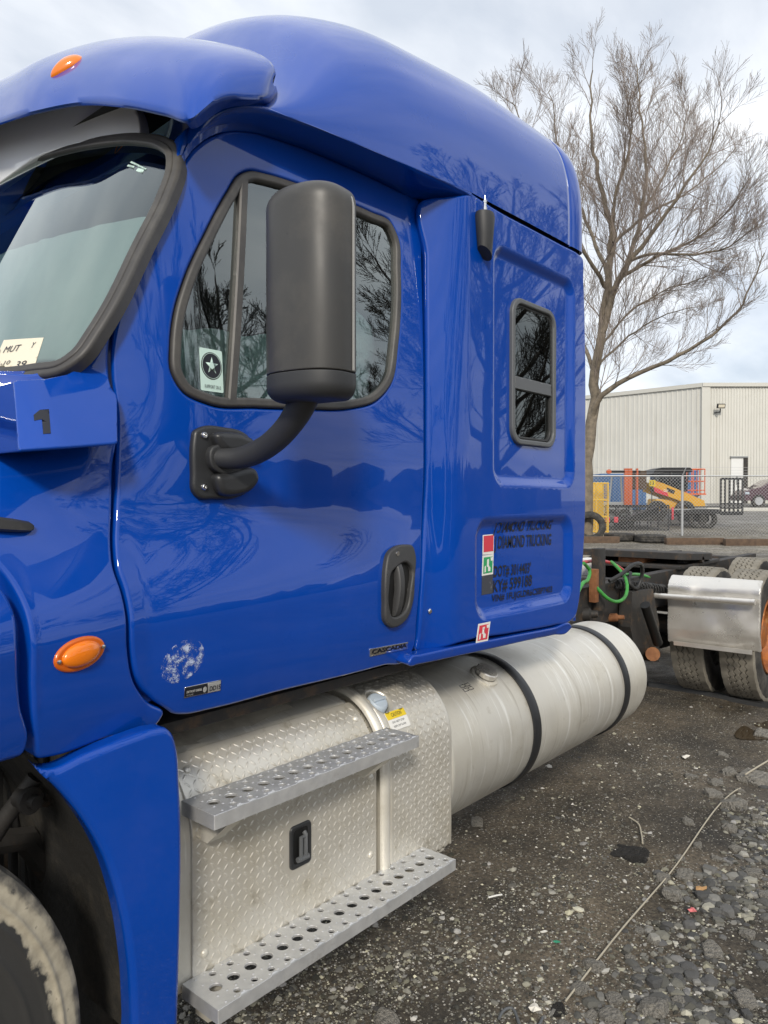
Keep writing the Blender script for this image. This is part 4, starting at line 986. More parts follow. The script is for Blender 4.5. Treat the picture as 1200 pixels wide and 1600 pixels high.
for ax in AX:
    for yo, yi, s in ((.135, .50, -1), (2.20, 1.84, 1)):
        wh = empty('wheel', (ax, yo, .515)); wh.parent = truck; wh.matrix_parent_inverse = Matrix.Translation(-Vector((2.0, 1.1, 0)))
        make_tyre('tyre', wh, (ax, yo, .515)); make_tyre('tyre', wh, (ax, yi, .515)); rim(wh, (ax, yo, .515), s)
        for k in range(10):
            a = 2*math.pi*k/10; MB().lathe([(0, .016), (.03, .015), (.031, .0001)], (ax+.143*math.cos(a), yo-s*.02, .515+.143*math.sin(a)), (0, s, 0), 6).build('lug_nut', 'rust', wh)
    MB().tube([(ax, .4, .515), (ax, 1.9, .515)], .09, 14).build('axle', 'steel_dark', truck)
# stainless quarter fender on its tube
xf = 5.72
qa = [PX(1042, 899, xf), PX(1188, 905, xf), PX(1184, 1021, xf), PX(1041, 1013, xf)]
ya, yb = qa[1][1], qa[0][1]; za_, zb_ = qa[2][2], qa[0][2]
def fend(p, q):
    t = np.array([noise.noise((float(a)*3.2, float(b)*3.2, .3)) for a, b in zip(np.atleast_1d(p), np.atleast_1d(q))]); t2 = np.array([noise.noise((float(a)*7, float(b)*7, 2.3)) for a, b in zip(np.atleast_1d(p), np.atleast_1d(q))])
    return np.stack([xf+.035*np.clip(t, -.4, .6)+.012*t2+.10*np.clip((q-(zb_-.10))/.10, 0, 1)**2+.02*np.abs(np.clip((za_+.12-q)/.12, 0, 1)), p, q], 1)
qf = panel('quarter_fender', densify(rrect(ya, yb, za_, zb_, .012, 3), .03), fend, 'stainless', truck, sp=.022, r=.004, depth=.01, sign=-1)
MB().tube([PX(1012, 930, xf-.05), PX(1180, 941, xf-.05)], .022, 14).build('fender_tube', 'stainless', qf)
MB().box(PX(1112, 1012, xf-.012), (.008, .55, .03)).build('fender_flange', 'stainless', qf)
# brackets, hoses and clutter ahead of the wheels
def rod(name, pts, r, m, n=8, step=.05): return MB().tube(spline(np.array(pts), False, step), r, n).build(name, m, truck, smooth=60)
mb = MB(); a, b = PY(1000, 905, .62), PY(1012, 1050, .60)
mb.prism([PY(988, 925, .62), PY(1020, 920, .62), PY(1030, 975, .62), (PY(1030, 1035, .62)), PY(995, 1030, .62), PY(985, 980, .62)], (0, .09, 0)); mb.build('hanger_bracket', 'steel_dark', truck, smooth=0)
rod('shock_absorber', [PY(1008, 945, .55), PY(1028, 1005, .55)], .035, 'black', 12); rod('spring_eye', [PY(1020, 1022, .50), PY(1020, 1022, .64)], .05, 'rust', 12, .03)
mb = MB(); mb.box(PY(935, 905, .70), (.10, .06, .42), bev=.008); mb.build('hose_post', 'steel_dark', truck); mb = MB(); mb.box(PY(928, 915, .68), (.05, .05, .22), bev=.006); mb.build('post_clip', 'rust', truck)
rod('air_hose', [PY(900, 932, .6), PY(910, 912, .62), PY(919, 905, .66), PY(921, 890, .7), PY(912, 880, .7)], .012, 'green_hose')
rod('air_hose', [PY(932, 918, .66), PY(948, 934, .62), PY(966, 940, .6), PY(978, 930, .6), PY(978, 905, .64), PY(968, 890, .7), PY(955, 878, .8)], .012, 'green_hose')
rod('air_hose', [PY(975, 898, .7), PY(1000, 898, .72), PY(1022, 906, .75), PY(1034, 916, .8)], .012, 'green_hose')
rod('air_hose', [PY(905, 880, .8), PY(930, 876, .8), PY(960, 882, .82), PY(975, 892, .85)], .012, 'red_hose')
rod('air_hose', [PY(952, 908, .66), PY(970, 898, .62), PY(990, 882, .6), PY(1003, 884, .6), PY(1003, 900, .62), PY(994, 920, .64), PY(984, 912, .66), PY(985, 895, .7)], .014, 'rubber')
pts = []
for k in range(140):
    t = k/139; c = PY(962, 912, .70)*(1-t)+PY(1036, 921, .66)*t; a = k*.75; pts.append(c+np.array([0, .026*math.cos(a), .034*math.sin(a)]))
MB().tube(pts, .009, 6).build('coiled_cable', 'rubber', truck, smooth=60)
mb = MB(); mb.box(PY(955, 925, 1.0), (1.5, .5, .02), bev=.004); mb.build('deck_plate', 'galv', truck)
rod('exhaust_pipe', [PY(905, 1000, .75), PY(960, 1010, .8), PY(1040, 1000, .85)], .06, 'steel_dark', 12)
for u, v, y, r, m_ in ((940, 985, .72, .05, 'steel_dark'), (965, 1000, .72, .06, 'black'), (915, 960, .72, .045, 'steel_dark'), (985, 950, .72, .04, 'rust'), (957, 965, .71, .03, 'rust')):
    P = PY(u, v, y); MB().lathe([(-.05, r), (.03, r), (.04, r*.6), (.08, r*.5), (.081, .0001)], P, (.3, -1, .1), 10).build('valve_body', m_, truck)
MB().box(PY(918, 885, .9), (.16, .1, .12), bev=.02).build('junction_box', 'white_paint', truck)
# rubber strip on the ground under the wheels' front

# ================================================================== GROUND
def sdep(x, y): return (np.asarray(x)-CP[0])*FH[0]+(np.asarray(y)-CP[1])*FH[1]      # metres along the yard, away from the truck's nose
SD = [-4000, 13, 18, 23, 27, 33, 40, 46, 60, 4000]; SZ = [0, 0, .06, .17, .29, .75, 1.33, 1.5, 1.55, 1.6]
def gz0(x, y): return np.interp(sdep(x, y), SD, SZ)
def gz(x, y):
    h = float(gz0(x, y)); d = math.hypot(x-2, y+1)
    k = 1 if d < 14 else .3
    return h+k*(.020*noise.noise((x*.9, y*.9, 0))+.012*noise.noise((x*3.1, y*3.1, 5))+.006*noise.noise((x*9, y*9, 9)))+(0.004*noise.noise((x*24, y*24, 2)) if d < 9 else 0)
def axis(lo, hi, s, far):
    a = list(np.arange(lo, hi, s)); st = s; v = hi
    while v < far: a.append(v); st *= 1.16; v += st
    st = s; v = lo-s
    while v > -far: a.insert(0, v); st *= 1.16; v -= st
    return a
gxs = axis(.6, 8.2, .035, 900); gys = axis(-3.2, 1.6, .035, 900)
gv = [(x, y, gz(x, y)) for x in gxs for y in gys]; ny = len(gys)
gf_ = [(i*ny+j, (i+1)*ny+j, (i+1)*ny+j+1, i*ny+j+1) for i in range(len(gxs)-1) for j in range(ny-1)]
def ground_mat():
    m = bpy.data.materials.new('millings'); m.use_nodes = True; t = m.node_tree; b = t.nodes['Principled BSDF']; Lk = t.links.new
    c = t.nodes.new('ShaderNodeTexCoord').outputs['Object']
    def noi(sc, det=6, ro=.65):
        n = t.nodes.new('ShaderNodeTexNoise'); n.inputs['Scale'].default_value = sc; n.inputs['Detail'].default_value = det; n.inputs['Roughness'].default_value = ro; Lk(c, n.inputs['Vector']); return n.outputs['Fac']
    def ramp(src, stops):
        r = t.nodes.new('ShaderNodeValToRGB'); e = r.color_ramp.elements
        while len(e) < len(stops): e.new(.5)
        for k, (p, cl) in enumerate(stops): e[k].position = p; e[k].color = (*cl, 1)
        Lk(src, r.inputs[0]); return r.outputs[0]
    def mixc(f, a, bb):
        x = t.nodes.new('ShaderNodeMix'); x.data_type = 'RGBA'; Lk(f, x.inputs['Factor'])
        for nm, s in (('A', a), ('B', bb)):
            if isinstance(s, tuple): x.inputs[nm].default_value = (*s, 1)
            else: Lk(s, x.inputs[nm])
        return x.outputs['Result']
    dark = ramp(noi(1.3, 8, .7), [(.30, (.020, .018, .015)), (.44, (.055, .046, .034)), (.58, (.110, .090, .065)), (.75, (.16, .132, .098))])
    fine = ramp(noi(60, 8, .75), [(.35, (.28, .27, .26)), (.65, (1.75, 1.72, 1.65))])
    mu = t.nodes.new('ShaderNodeMix'); mu.data_type = 'RGBA'; mu.blend_type = 'MULTIPLY'; mu.inputs['Factor'].default_value = 1; Lk(dark, mu.inputs['A']); Lk(fine, mu.inputs['B'])
    vo = t.nodes.new('ShaderNodeTexVoronoi'); vo.inputs['Scale'].default_value = 95; Lk(c, vo.inputs['Vector'])
    wn = t.nodes.new('ShaderNodeSeparateColor'); Lk(vo.outputs['Color'], wn.inputs[0])
    sel = t.nodes.new('ShaderNodeMath'); sel.operation = 'GREATER_THAN'; Lk(wn.outputs[0], sel.inputs[0]); sel.inputs[1].default_value = .66
    near = t.nodes.new('ShaderNodeMath'); near.operation = 'LESS_THAN'; Lk(vo.outputs['Distance'], near.inputs[0]); near.inputs[1].default_value = .34
    an_ = t.nodes.new('ShaderNodeMath'); an_.operation = 'MULTIPLY'; Lk(sel.outputs[0], an_.inputs[0]); Lk(near.outputs[0], an_.inputs[1])
    peb = ramp(wn.outputs[1], [(0, (.10, .09, .075)), (.5, (.24, .22, .18)), (1, (.46, .43, .38))])
    col1 = mixc(an_.outputs[0], mu.outputs['Result'], peb)
    # the older, paler gravel of the yard beyond
    vo2 = t.nodes.new('ShaderNodeTexVoronoi'); vo2.inputs['Scale'].default_value = 26; Lk(c, vo2.inputs['Vector'])
    w2_ = t.nodes.new('ShaderNodeSeparateColor'); Lk(vo2.outputs['Color'], w2_.inputs[0])
    grav = ramp(w2_.outputs[0], [(0, (.10, .09, .075)), (.5, (.20, .185, .155)), (1, (.36, .335, .29))])
    g2 = ramp(noi(.35, 5), [(.35, (.55, .53, .5)), (.65, (1.1, 1.08, 1.02))])
    mg = t.nodes.new('ShaderNodeMix'); mg.data_type = 'RGBA'; mg.blend_type = 'MULTIPLY'; mg.inputs['Factor'].default_value = 1; Lk(grav, mg.inputs['A']); Lk(g2, mg.inputs['B'])
    dt = t.nodes.new('ShaderNodeVectorMath'); dt.operation = 'DOT_PRODUCT'; Lk(c, dt.inputs[0]); dt.inputs[1].default_value = (FH[0], FH[1], 0)
    ja = t.nodes.new('ShaderNodeMath'); ja.operation = 'MULTIPLY_ADD'; Lk(noi(.5, 6), ja.inputs[0]); ja.inputs[1].default_value = 5; Lk(dt.outputs['Value'], ja.inputs[2])
    mr = t.nodes.new('ShaderNodeMapRange'); Lk(ja.outputs[0], mr.inputs[0]); mr.inputs[1].default_value = 7.6; mr.inputs[2].default_value = 13.0
    fin = mixc(mr.outputs[0], col1, mg.outputs['Result'])
    mr2 = t.nodes.new('ShaderNodeMapRange'); Lk(ja.outputs[0], mr2.inputs[0]); mr2.inputs[1].default_value = 31; mr2.inputs[2].default_value = 33
    asph = ramp(noi(9), [(.3, (.13, .125, .115)), (.7, (.19, .18, .165))])
    fin = mixc(mr2.outputs[0], fin, asph)
    Lk(fin, b.inputs['Base Color'])
    rg = t.nodes.new('ShaderNodeMapRange'); Lk(noi(1.1, 6), rg.inputs[0]); rg.inputs[1].default_value = .35; rg.inputs[2].default_value = .6; rg.inputs[3].default_value = .40; rg.inputs[4].default_value = .95; Lk(rg.outputs[0], b.inputs['Roughness'])
    hs = t.nodes.new('ShaderNodeMath'); hs.operation = 'MULTIPLY_ADD'; Lk(an_.outputs[0], hs.inputs[0]); hs.inputs[1].default_value = .5; Lk(noi(70, 8, .75), hs.inputs[2])
    bp = t.nodes.new('ShaderNodeBump'); bp.inputs['Strength'].default_value = .8; bp.inputs['Distance'].default_value = .012; Lk(hs.outputs[0], bp.inputs['Height']); Lk(bp.outputs[0], b.inputs['Normal'])
    MATS['millings'] = m
ground_mat()
gme = bpy.data.meshes.new('ground'); gme.from_pydata(gv, [], gf_); gme.polygons.foreach_set('use_smooth', [True]*len(gf_))
tag(link('ground', gme, 'millings'), kind='structure')

# pebbles: many small stones, too many to count
def attr_mat(name, rough=.85, bump=None):
    m = mat(name, (.3, .3, .3), rough, bump=bump); t = m.node_tree; a = t.nodes.new('ShaderNodeVertexColor'); a.layer_name = 'Col'; t.links.new(a.outputs[0], t.nodes['Principled BSDF'].inputs['Base Color']); return m
attr_mat('stone', .85, (60, .3, .004))
OCT = np.array([(1, 0, 0), (-1, 0, 0), (0, 1, 0), (0, -1, 0), (0, 0, 1), (0, 0, -1)], float); OF = np.array([(0, 2, 4), (2, 1, 4), (1, 3, 4), (3, 0, 4), (2, 0, 5), (1, 2, 5), (3, 1, 5), (0, 3, 5)])
bmq = bmesh.new(); bmesh.ops.create_icosphere(bmq, subdivisions=1, radius=1); bmq.verts.index_update(); ICO = np.array([v.co[:] for v in bmq.verts]); IF = np.array([[v.index for v in f.verts] for f in bmq.faces]); bmq.free()
bmq = bmesh.new(); bmesh.ops.create_icosphere(bmq, subdivisions=2, radius=1); bmq.verts.index_update(); ICO2 = np.array([v.co[:] for v in bmq.verts]); IF2 = np.array([[v.index for v in f.verts] for f in bmq.faces]); bmq.free()
rng = np.random.default_rng(11)
def scatter(name, pts, sizes, shade, base=OCT, faces=OF):
    n = len(pts); k = len(base); jt = .35 if k < 20 else .16
    V = np.repeat(base[None], n, 0)*(1+rng.uniform(-jt, jt, (n, k, 1)))
    if k >= 20: V = np.clip(V+.35*rng.normal(0, 1, (n, 1, 3))*np.abs(V), -.95, .95)
    V *= sizes[:, None, None]*np.stack([rng.uniform(.8, 1.4, n), rng.uniform(.7, 1.1, n), rng.uniform(.45, .8, n)], 1)[:, None, :]
    a = rng.uniform(0, 6.28, n); c, s = np.cos(a)[:, None], np.sin(a)[:, None]
    X = V[..., 0]*c-V[..., 1]*s; Y = V[..., 0]*s+V[..., 1]*c; V = np.stack([X, Y, V[..., 2]], 2)+pts[:, None, :]
    Fc = (faces[None]+(np.arange(n)*k)[:, None, None]).reshape(-1, 3)
    me = bpy.data.meshes.new(name); me.from_pydata(V.reshape(-1, 3).tolist(), [], Fc.tolist())
    ca = me.color_attributes.new('Col', 'FLOAT_COLOR', 'POINT'); cc_ = np.ones((n*k, 4), np.float32); cc_[:, :3] = np.repeat(shade, k, 0); ca.data.foreach_set('color', cc_.ravel())
    return tag(link(name, me, 'stone'), kind='stuff')
def stones(n, smin, smax, pw, region):
    P = []; S = []; C = []
    while len(P) < n:
        u, v, = region(); q = PZ(u, v, 0)
        x, y = q[0]+rng.normal(0, .02), q[1]+rng.normal(0, .02)
        if rng.random() > .55+1.3*noise.noise((x*1.7, y*1.7, 8))+.5*noise.noise((x*6, y*6, 3)): continue
        s = smin*(smax/smin)**(rng.random()**pw); P.append((x, y, gz(x, y)-s*.05)); S.append(s)
        l = [.05, .11, .20, .34, .55][rng.choice(5, p=[.24, .28, .26, .15, .07])]*rng.uniform(.8, 1.2); wv = rng.uniform(.68, .92); C.append((l, l*(.90+.07*wv), l*wv))
    return np.array(P), np.array(S), np.array(C)
def reg_all():
    return rng.uniform(230, 1230), 1078+rng.random()**.75*560
def reg_pile():
    t = rng.random(); return 1240-t*330+rng.normal(0, 40)+rng.random()*260*t, 1180+t*440+rng.normal(0, 25)
p_, s_, c_ = stones(30000, .0022, .0075, 1.4, reg_all); scatter('fine_gravel', p_, s_, c_)
p_, s_, c_ = stones(2200, .006, .016, 1.8, reg_all); scatter('coarse_gravel', p_, s_, c_*.9, ICO, IF)
p_, s_, c_ = stones(520, .012, .032, 1.8, reg_pile); scatter('broken_asphalt', p_, s_, c_*.40+.04, ICO2, IF2)
p_, s_, c_ = stones(2600, .004, .020, 2.2, reg_pile); scatter('rubble', p_, s_, c_*.7, ICO, IF)
# bits of black crumbled asphalt along the heap on the right
mat('chunk', (.24, .225, .195), .9, bump=(3, .8, .2), var=(5, (.42, .39, .34), .9), dirt=[(9, (.55, .52, .46), .60, .66), (4, (.09, .082, .07), .60, .68)])
mat('asphalt_black', (.030, .026, .022), .85, bump=(3.5, 1.0, .3), dirt=[(9, (.25, .23, .2), .62, .67)])
def chunk_mesh(seed, flat):
    bm = bmesh.new(); bmesh.ops.create_icosphere(bm, subdivisions=3, radius=1)
    for v in bm.verts:
        c = v.co.copy(); n = 1+.34*noise.noise(c*1.2+Vector((seed*7, 0, 0)))+.20*noise.noise(c*2.9+Vector((0, seed*5, 0)))+.08*noise.noise(c*7+Vector((seed, 3, 0)))
        v.co = Vector((max(-.85, min(.85, c.x*n)), max(-.8, min(.8, c.y*n)), max(-.7, min(.7, c.z*n))*flat))
    me = bpy.data.meshes.new('asphalt_chunk'); bm.to_mesh(me); bm.free(); me.polygons.foreach_set('use_smooth', [True]*len(me.polygons)); me.set_sharp_from_angle(angle=R_(38)); return me
cms = [chunk_mesh(k, .55+.08*(k % 4)) for k in range(6)]; cmb = [m.copy() for m in cms]
for m in cms: m.materials.append(MATS['chunk'])
for m in cmb: m.materials.append(MATS['asphalt_black'])
CH = [(1020, 1578, 26, 0), (930, 1512, 17, 0), (1050, 1402, 18, 0), (1035, 1375, 12, 0), (1070, 1372, 15, 0), (1145, 1265, 20, 0), (1180, 1222, 24, 0), (1138, 1212, 12, 0), (1115, 1248, 13, 0), (1118, 1228, 10, 0), (1080, 1218, 10, 0), (1155, 1238, 8, 0), (985, 1336, 32, 1), (1062, 1344, 9, 0), (1112, 1492, 18, 0), (1168, 1465, 12, 0), (870, 1572, 18, 1), (905, 1545, 14, 0), (960, 1560, 16, 0), (985, 1500, 9, 0), (1022, 1474, 10, 0), (1000, 1460, 8, 0), (1120, 1345, 9, 0), (1150, 1330, 10, 0), (1175, 1370, 14, 0), (1195, 1405, 14, 0), (604, 1590, 20, 0), (745, 1290, 11, 0), (800, 1385, 7, 0), (1075, 1290, 10, 0), (1128, 1420, 9, 0), (955, 1590, 20, 0), (1060, 1565, 10, 0), (1165, 1570, 18, 0), (1130, 1180, 8, 0), (1192, 1148, 14, 0), (690, 1485, 6, 0), (1140, 1300, 12, 0), (1090, 1325, 8, 0), (880, 1598, 12, 0), (1185, 1285, 11, 0), (925, 1585, 11, 0)]
for k, (u, v, r, b_) in enumerate(CH):
    q = PZ(u, v, 0); d = np.dot(q-CP, FW); s = r/1156*d
    o = bpy.data.objects.new('asphalt_chunk', (cmb if b_ else cms)[k % 6]); col.objects.link(o); o.location = (q[0], q[1], gz(q[0], q[1])+s*(-.22 if b_ else .12)); o.scale = (s*1.1, s, s); o.rotation_euler = (random.uniform(-.3, .3), random.uniform(-.3, .3), random.uniform(0, 6))
    if b_: tag(o, 'crumbly black clod of asphalt on the dark gravel', 'asphalt chunk', 'black asphalt clods on the ground')
    else: tag(o, 'grey broken lump of asphalt with pale grit on the gravel', 'asphalt chunk', 'grey asphalt lumps on the ground')
# pale cord lying across the ground
mat('cord', (.40, .36, .28), .8, bump=(300, .5, .002))
cpx = [(884, 1556), (960, 1466), (1045, 1364), (1138, 1247), (1148, 1237), (1157, 1231)]
cp3 = []
for u, v in cpx: q = PZ(u, v, .02); cp3.append((q[0], q[1], gz(q[0], q[1])+.016))
tag(MB().tube(spline(np.array(cp3), False, .05), .0032, 8).build('cord', 'cord', smooth=60), 'thin pale cord stretched straight across the dark gravel', 'cord')
cp3 = []
for u, v in ((1165, 1212), (1182, 1200), (1205, 1186), (1230, 1170)): q = PZ(u, v, .05); cp3.append((q[0], q[1], gz(q[0], q[1])+.05))
tag(MB().tube(spline(np.array(cp3), False, .05), .005, 8).build('rod', 'cord', smooth=60), 'short bent rod sticking out of the rubble heap', 'rod')
cp3 = []
for u, v in ((983, 1280), (995, 1287), (1002, 1303), (1004, 1318)): q = PZ(u, v, .01); cp3.append((q[0], q[1], gz(q[0], q[1])+.012))
tag(MB().tube(spline(np.array(cp3), False, .03), .004, 8).build('twig', 'cord', smooth=60), 'thin curved grey twig lying alone on the gravel', 'twig')
cp3 = []
for u, v in ((763, 1405), (774, 1402), (784, 1398)): q = PZ(u, v, .01); cp3.append((q[0], q[1], gz(q[0], q[1])+.01))
tag(MB().tube(spline(np.array(cp3), False, .03), .0035, 8).build('plastic_stick', 'white_paint', smooth=60), 'short white stick lying on bare dark gravel', 'stick')
cp3 = []
for u, v in ((780, 1588), (790, 1574), (800, 1572), (806, 1580)): q = PZ(u, v, .01); cp3.append((q[0], q[1], gz(q[0], q[1])+.012))
for u, v in ((815, 1600), (838, 1600), (848, 1585)): q = PZ(u, v, .01); cp3.append((q[0], q[1], gz(q[0], q[1])+.012))
tag(MB().tube(spline(np.array(cp3), False, .02), .0045, 8).build('plastic_loop', 'frame_grey', smooth=60), 'bent grey plastic loop lying on the gravel', 'plastic strip')
mat('leaf', (.42, .24, .10), .7); mat('litter_red', (.62, .16, .16), .6); mat('litter_green', (.03, .25, .14), .5); mat('litter_white', (.7, .66, .58), .7)
def scrap(u, v, r, m, name, lab, catg):
    q = PZ(u, v, 0); d = np.dot(q-CP, FW); s = r/1156*d; pts = []; n = 9; random.seed(u)
    for k in range(n): a = 2*math.pi*k/n; rr_ = s*random.uniform(.55, 1.2); pts.append((q[0]+rr_*math.cos(a), q[1]+rr_*.8*math.sin(a), gz(q[0], q[1])+.010+random.uniform(0, s*.4)))
    mb = MB(); c = (q[0], q[1], gz(q[0], q[1])+.012+s*.3); mb.add(pts+[c], [(k, (k+1) % n, n) for k in range(n)]); o = mb.build(name, m, smooth=0); md = o.modifiers.new('s', 'SOLIDIFY'); md.thickness = .002; tag(o, lab, catg)
scrap(1095, 1398, 11, 'leaf', 'dry_leaf', 'curled tan leaf on black rubble', 'leaf'); scrap(1082, 1431, 8, 'litter_red', 'paper_scrap', 'faded red scrap of paper on black rubble', 'litter'); scrap(870, 1476, 6, 'litter_green', 'plastic_scrap', 'small green scrap of plastic on the gravel', 'litter')
scrap(836, 1576, 11, 'litter_white', 'paper_scrap', 'crumpled off white scrap beside the grey plastic loop', 'litter'); scrap(1071, 1184, 9, 'litter_white', 'paper_scrap', 'flat white scrap on bare gravel near the tank', 'litter'); scrap(858, 1200, 9, 'litter_white', 'paper_scrap', 'pale scrap on the gravel just under the tank', 'litter')
# puddle and black rubber strip by the rear wheels
mat('puddle', (.05, .035, .02), .04, spec=.6)
q = PZ(1190, 1140, 0); mb = MB(); n = 24; pts = [(q[0]+.28*math.cos(a)*(1+.2*math.sin(3*a)), q[1]+.16*math.sin(a)*(1+.2*math.cos(2*a)), .0) for a in np.linspace(0, 2*math.pi, n, endpoint=False)]
zm_ = max(gz(a, b) for a, b, c in pts)-.006; mb.add([(a, b, zm_) for a, b, c in pts], [tuple(range(n))]); tag(mb.build('puddle', 'puddle', smooth=0), kind='structure')
a, b = PZ(1010, 1068, .02), PZ(1230, 1108, .02); mb = MB(); rows = []
for t in np.linspace(0, 1, 24):
    p = a+(b-a)*t; z = gz(p[0], p[1])+.012; rows.append([(p[0]-.03, p[1]-.03, z-.02), (p[0]-.02, p[1]-.025, z+.02), (p[0]+.02, p[1]+.02, z+.025), (p[0]+.03, p[1]+.03, z-.02)])
tag(mb.grid(rows).build('rubber_strip', 'rubber', smooth=60), 'long black rubber strip lying on the ground before the dual wheels', 'rubber strip')

# ================================================================== TREES
mat('bark', (.23, .19, .14), .9, bump=(25, .8, .03), var=(6, (.10, .085, .065), .9))
mat('twig', (.25, .205, .175), .85)
mat('twig_dark', (.05, .042, .036), .9)
def grow(mb, p, d, length, r, level, rnd, maxlev=3, upb=.25, n_child=(0, 9, 7, 4), thin=.0045):
    segs = (7, 6, 5, 3)[level]; pts = [p.copy()]; rad = [r]; d = d.normalized(); q = p.copy(); dirs = []
    for k in range(segs):
        jg = .11 if level < 2 else .06
        d = (d+Vector((rnd.gauss(0, jg), rnd.gauss(0, jg), rnd.gauss(0, jg*.8)+upb*.25))).normalized(); q = q+d*(length/segs); pts.append(q.copy()); rad.append(max(thin, r*(1-.88*(k+1)/segs))); dirs.append(d.copy())
    mb.tube(pts, rad, (6, 5, 3, 3)[level], cap=False)
    if level < maxlev:
        spawn(mb, pts, rad, dirs, length, level+1, rnd, maxlev, upb, n_child, thin)
def spawn(mb, pts, rad, dirs, length, level, rnd, maxlev, upb, n_child, thin, start=.18):
    n = n_child[level]; m_ = len(pts)-1
    for c in range(n):
        t = start+(1-start)*(c+rnd.random())/n; f = t*m_; i = min(int(f), m_-1); p = pts[i].lerp(pts[i+1], f-i); d = dirs[i]
        ax = d.orthogonal().normalized(); ax.rotate(Matrix.Rotation(rnd.uniform(0, 6.28), 3, d)); an = rnd.uniform(.40, 1.0) if level == 1 else rnd.uniform(.32, .75)
        nd = (d*math.cos(an)+ax*math.sin(an)); nd.z += .15
        L_ = length*rnd.uniform(.42, .68)*(1.2-.6*t); rr_ = max(thin, min(rad[i]*.6, L_*.010))
        grow(mb, p, nd, L_, rr_, level, rnd, maxlev, upb, n_child, thin)
def guided_tree(name, label, limbs, seed, group=None, mats=('bark', 'twig'), nch=(13, 9, 7, 4), thin=.006, base=None):
    rnd = random.Random(seed); t = empty(name, base, label, 'tree', group); tr = MB(); cr = MB()
    for pts, r0, r1, ln in limbs:
        c = [Vector(p) for p in spline(np.array([tuple(p) for p in pts]), False, .45)]
        c = [p+Vector((rnd.gauss(0, .03), rnd.gauss(0, .03), rnd.gauss(0, .02))) if 0 < i < len(c)-1 else p for i, p in enumerate(c)]
        k = len(c); rad = [r0+(r1-r0)*(i/(k-1))**.8 for i in range(k)]; tr.tube(c, rad, 9, cap=False)
        dirs = [(c[i+1]-c[i]).normalized() for i in range(k-1)]
        total = sum((c[i+1]-c[i]).length for i in range(k-1))
        spawn(cr, c, rad, dirs, min(ln, total*.75), 1, rnd, 3, .22, (0,)+(nch[0],)+nch[1:3], thin, start=.25 if r0 > .2 else .12)
    tr.build('trunk', mats[0], t, smooth=60, fix=False); cr.build('crown', mats[1], t, smooth=180, fix=False); return t
def at(u, v, d): return PD(u, v, d)
TD = 25.0
B0 = at(916, 800, TD); B0[2] = float(gz0(B0[0], B0[1]))-.1
LB = [
    ([B0, at(919, 720, TD), at(926, 640, TD), at(934, 560, TD), at(944, 490, TD), at(951, 420, TD), at(956, 350, TD+.3), at(940, 300, TD+.4), at(928, 240, TD+.6), at(922, 180, TD+.7), at(926, 110, TD+.8)], .26, .02, 4.2),
    ([at(940, 520, TD), at(962, 450, TD-.4), at(990, 400, TD-.8), at(1030, 350, TD-1.2), at(1070, 290, TD-1.8), at(1105, 240, TD-2), at(1125, 190, TD-2.2)], .13, .015, 4.2),
    ([at(946, 480, TD), at(975, 425, TD+.4), at(1000, 340, TD+.6), at(1010, 250, TD+.8), at(1002, 170, TD+.8), at(994, 100, TD+1)], .12, .015, 4.2),
    ([at(922, 660, TD), at(940, 618, TD-.4), at(1000, 583, TD-1), at(1060, 555, TD-1.6), at(1110, 525, TD-2), at(1150, 490, TD-2.4), at(1172, 445, TD-2.6), at(1195, 395, TD-2.8)], .11, .015, 3.2),
    ([at(953, 395, TD), at(960, 320, TD-.6), at(975, 260, TD-1), at(988, 200, TD-1.4), at(984, 150, TD-1.6)], .08, .012, 3.8),
    ([at(950, 430, TD), at(925, 370, TD+.8), at(895, 290, TD+1.6), at(872, 220, TD+2), at(860, 140, TD+2.4)], .08, .012, 3.8),
    ([at(930, 590, TD), at(900, 500, TD+1), at(850, 380, TD+2), at(815, 270, TD+2.4), at(798, 190, TD+2.6)], .08, .012, 3.8),
    ([at(975, 430, TD-.5), at(1030, 400, TD-1.2), at(1090, 370, TD-2), at(1140, 325, TD-2.6), at(1170, 280, TD-3)], .07, .012, 3.8),
    ([at(1000, 340, TD+.5), at(1040, 270, TD+1), at(1065, 215, TD+1.4), at(1075, 160, TD+1.6)], .055, .01, 3.4),
    ([at(948, 450, TD), at(915, 400, TD-.8), at(870, 330, TD-1.6), at(825, 230, TD-2), at(800, 160, TD-2.2)], .08, .012, 3.8),
    ([at(958, 380, TD), at(1020, 330, TD+1.4), at(1090, 290, TD+2.4), at(1150, 230, TD+3)], .07, .012, 3.8),
    ([at(984, 408, TD-.7), at(1010, 398, TD-1.2), at(1070, 398, TD-2), at(1140, 385, TD-3), at(1185, 350, TD-3.4)], .06, .012, 3.4),
    ([at(935, 570, TD), at(985, 525, TD+.8), at(1040, 490, TD+1.6), at(1090, 480, TD+2)], .05, .01, 2.6),
    ([at(938, 545, TD), at(980, 490, TD-.6), at(1050, 450, TD-1.4), at(1110, 430, TD-2)], .05, .01, 2.8),
]
guided_tree('bare_tree', 'tall leafless tree with many fine twigs growing behind the truck', LB, 5, base=tuple(B0), nch=(19, 9, 7, 4), thin=.0040)
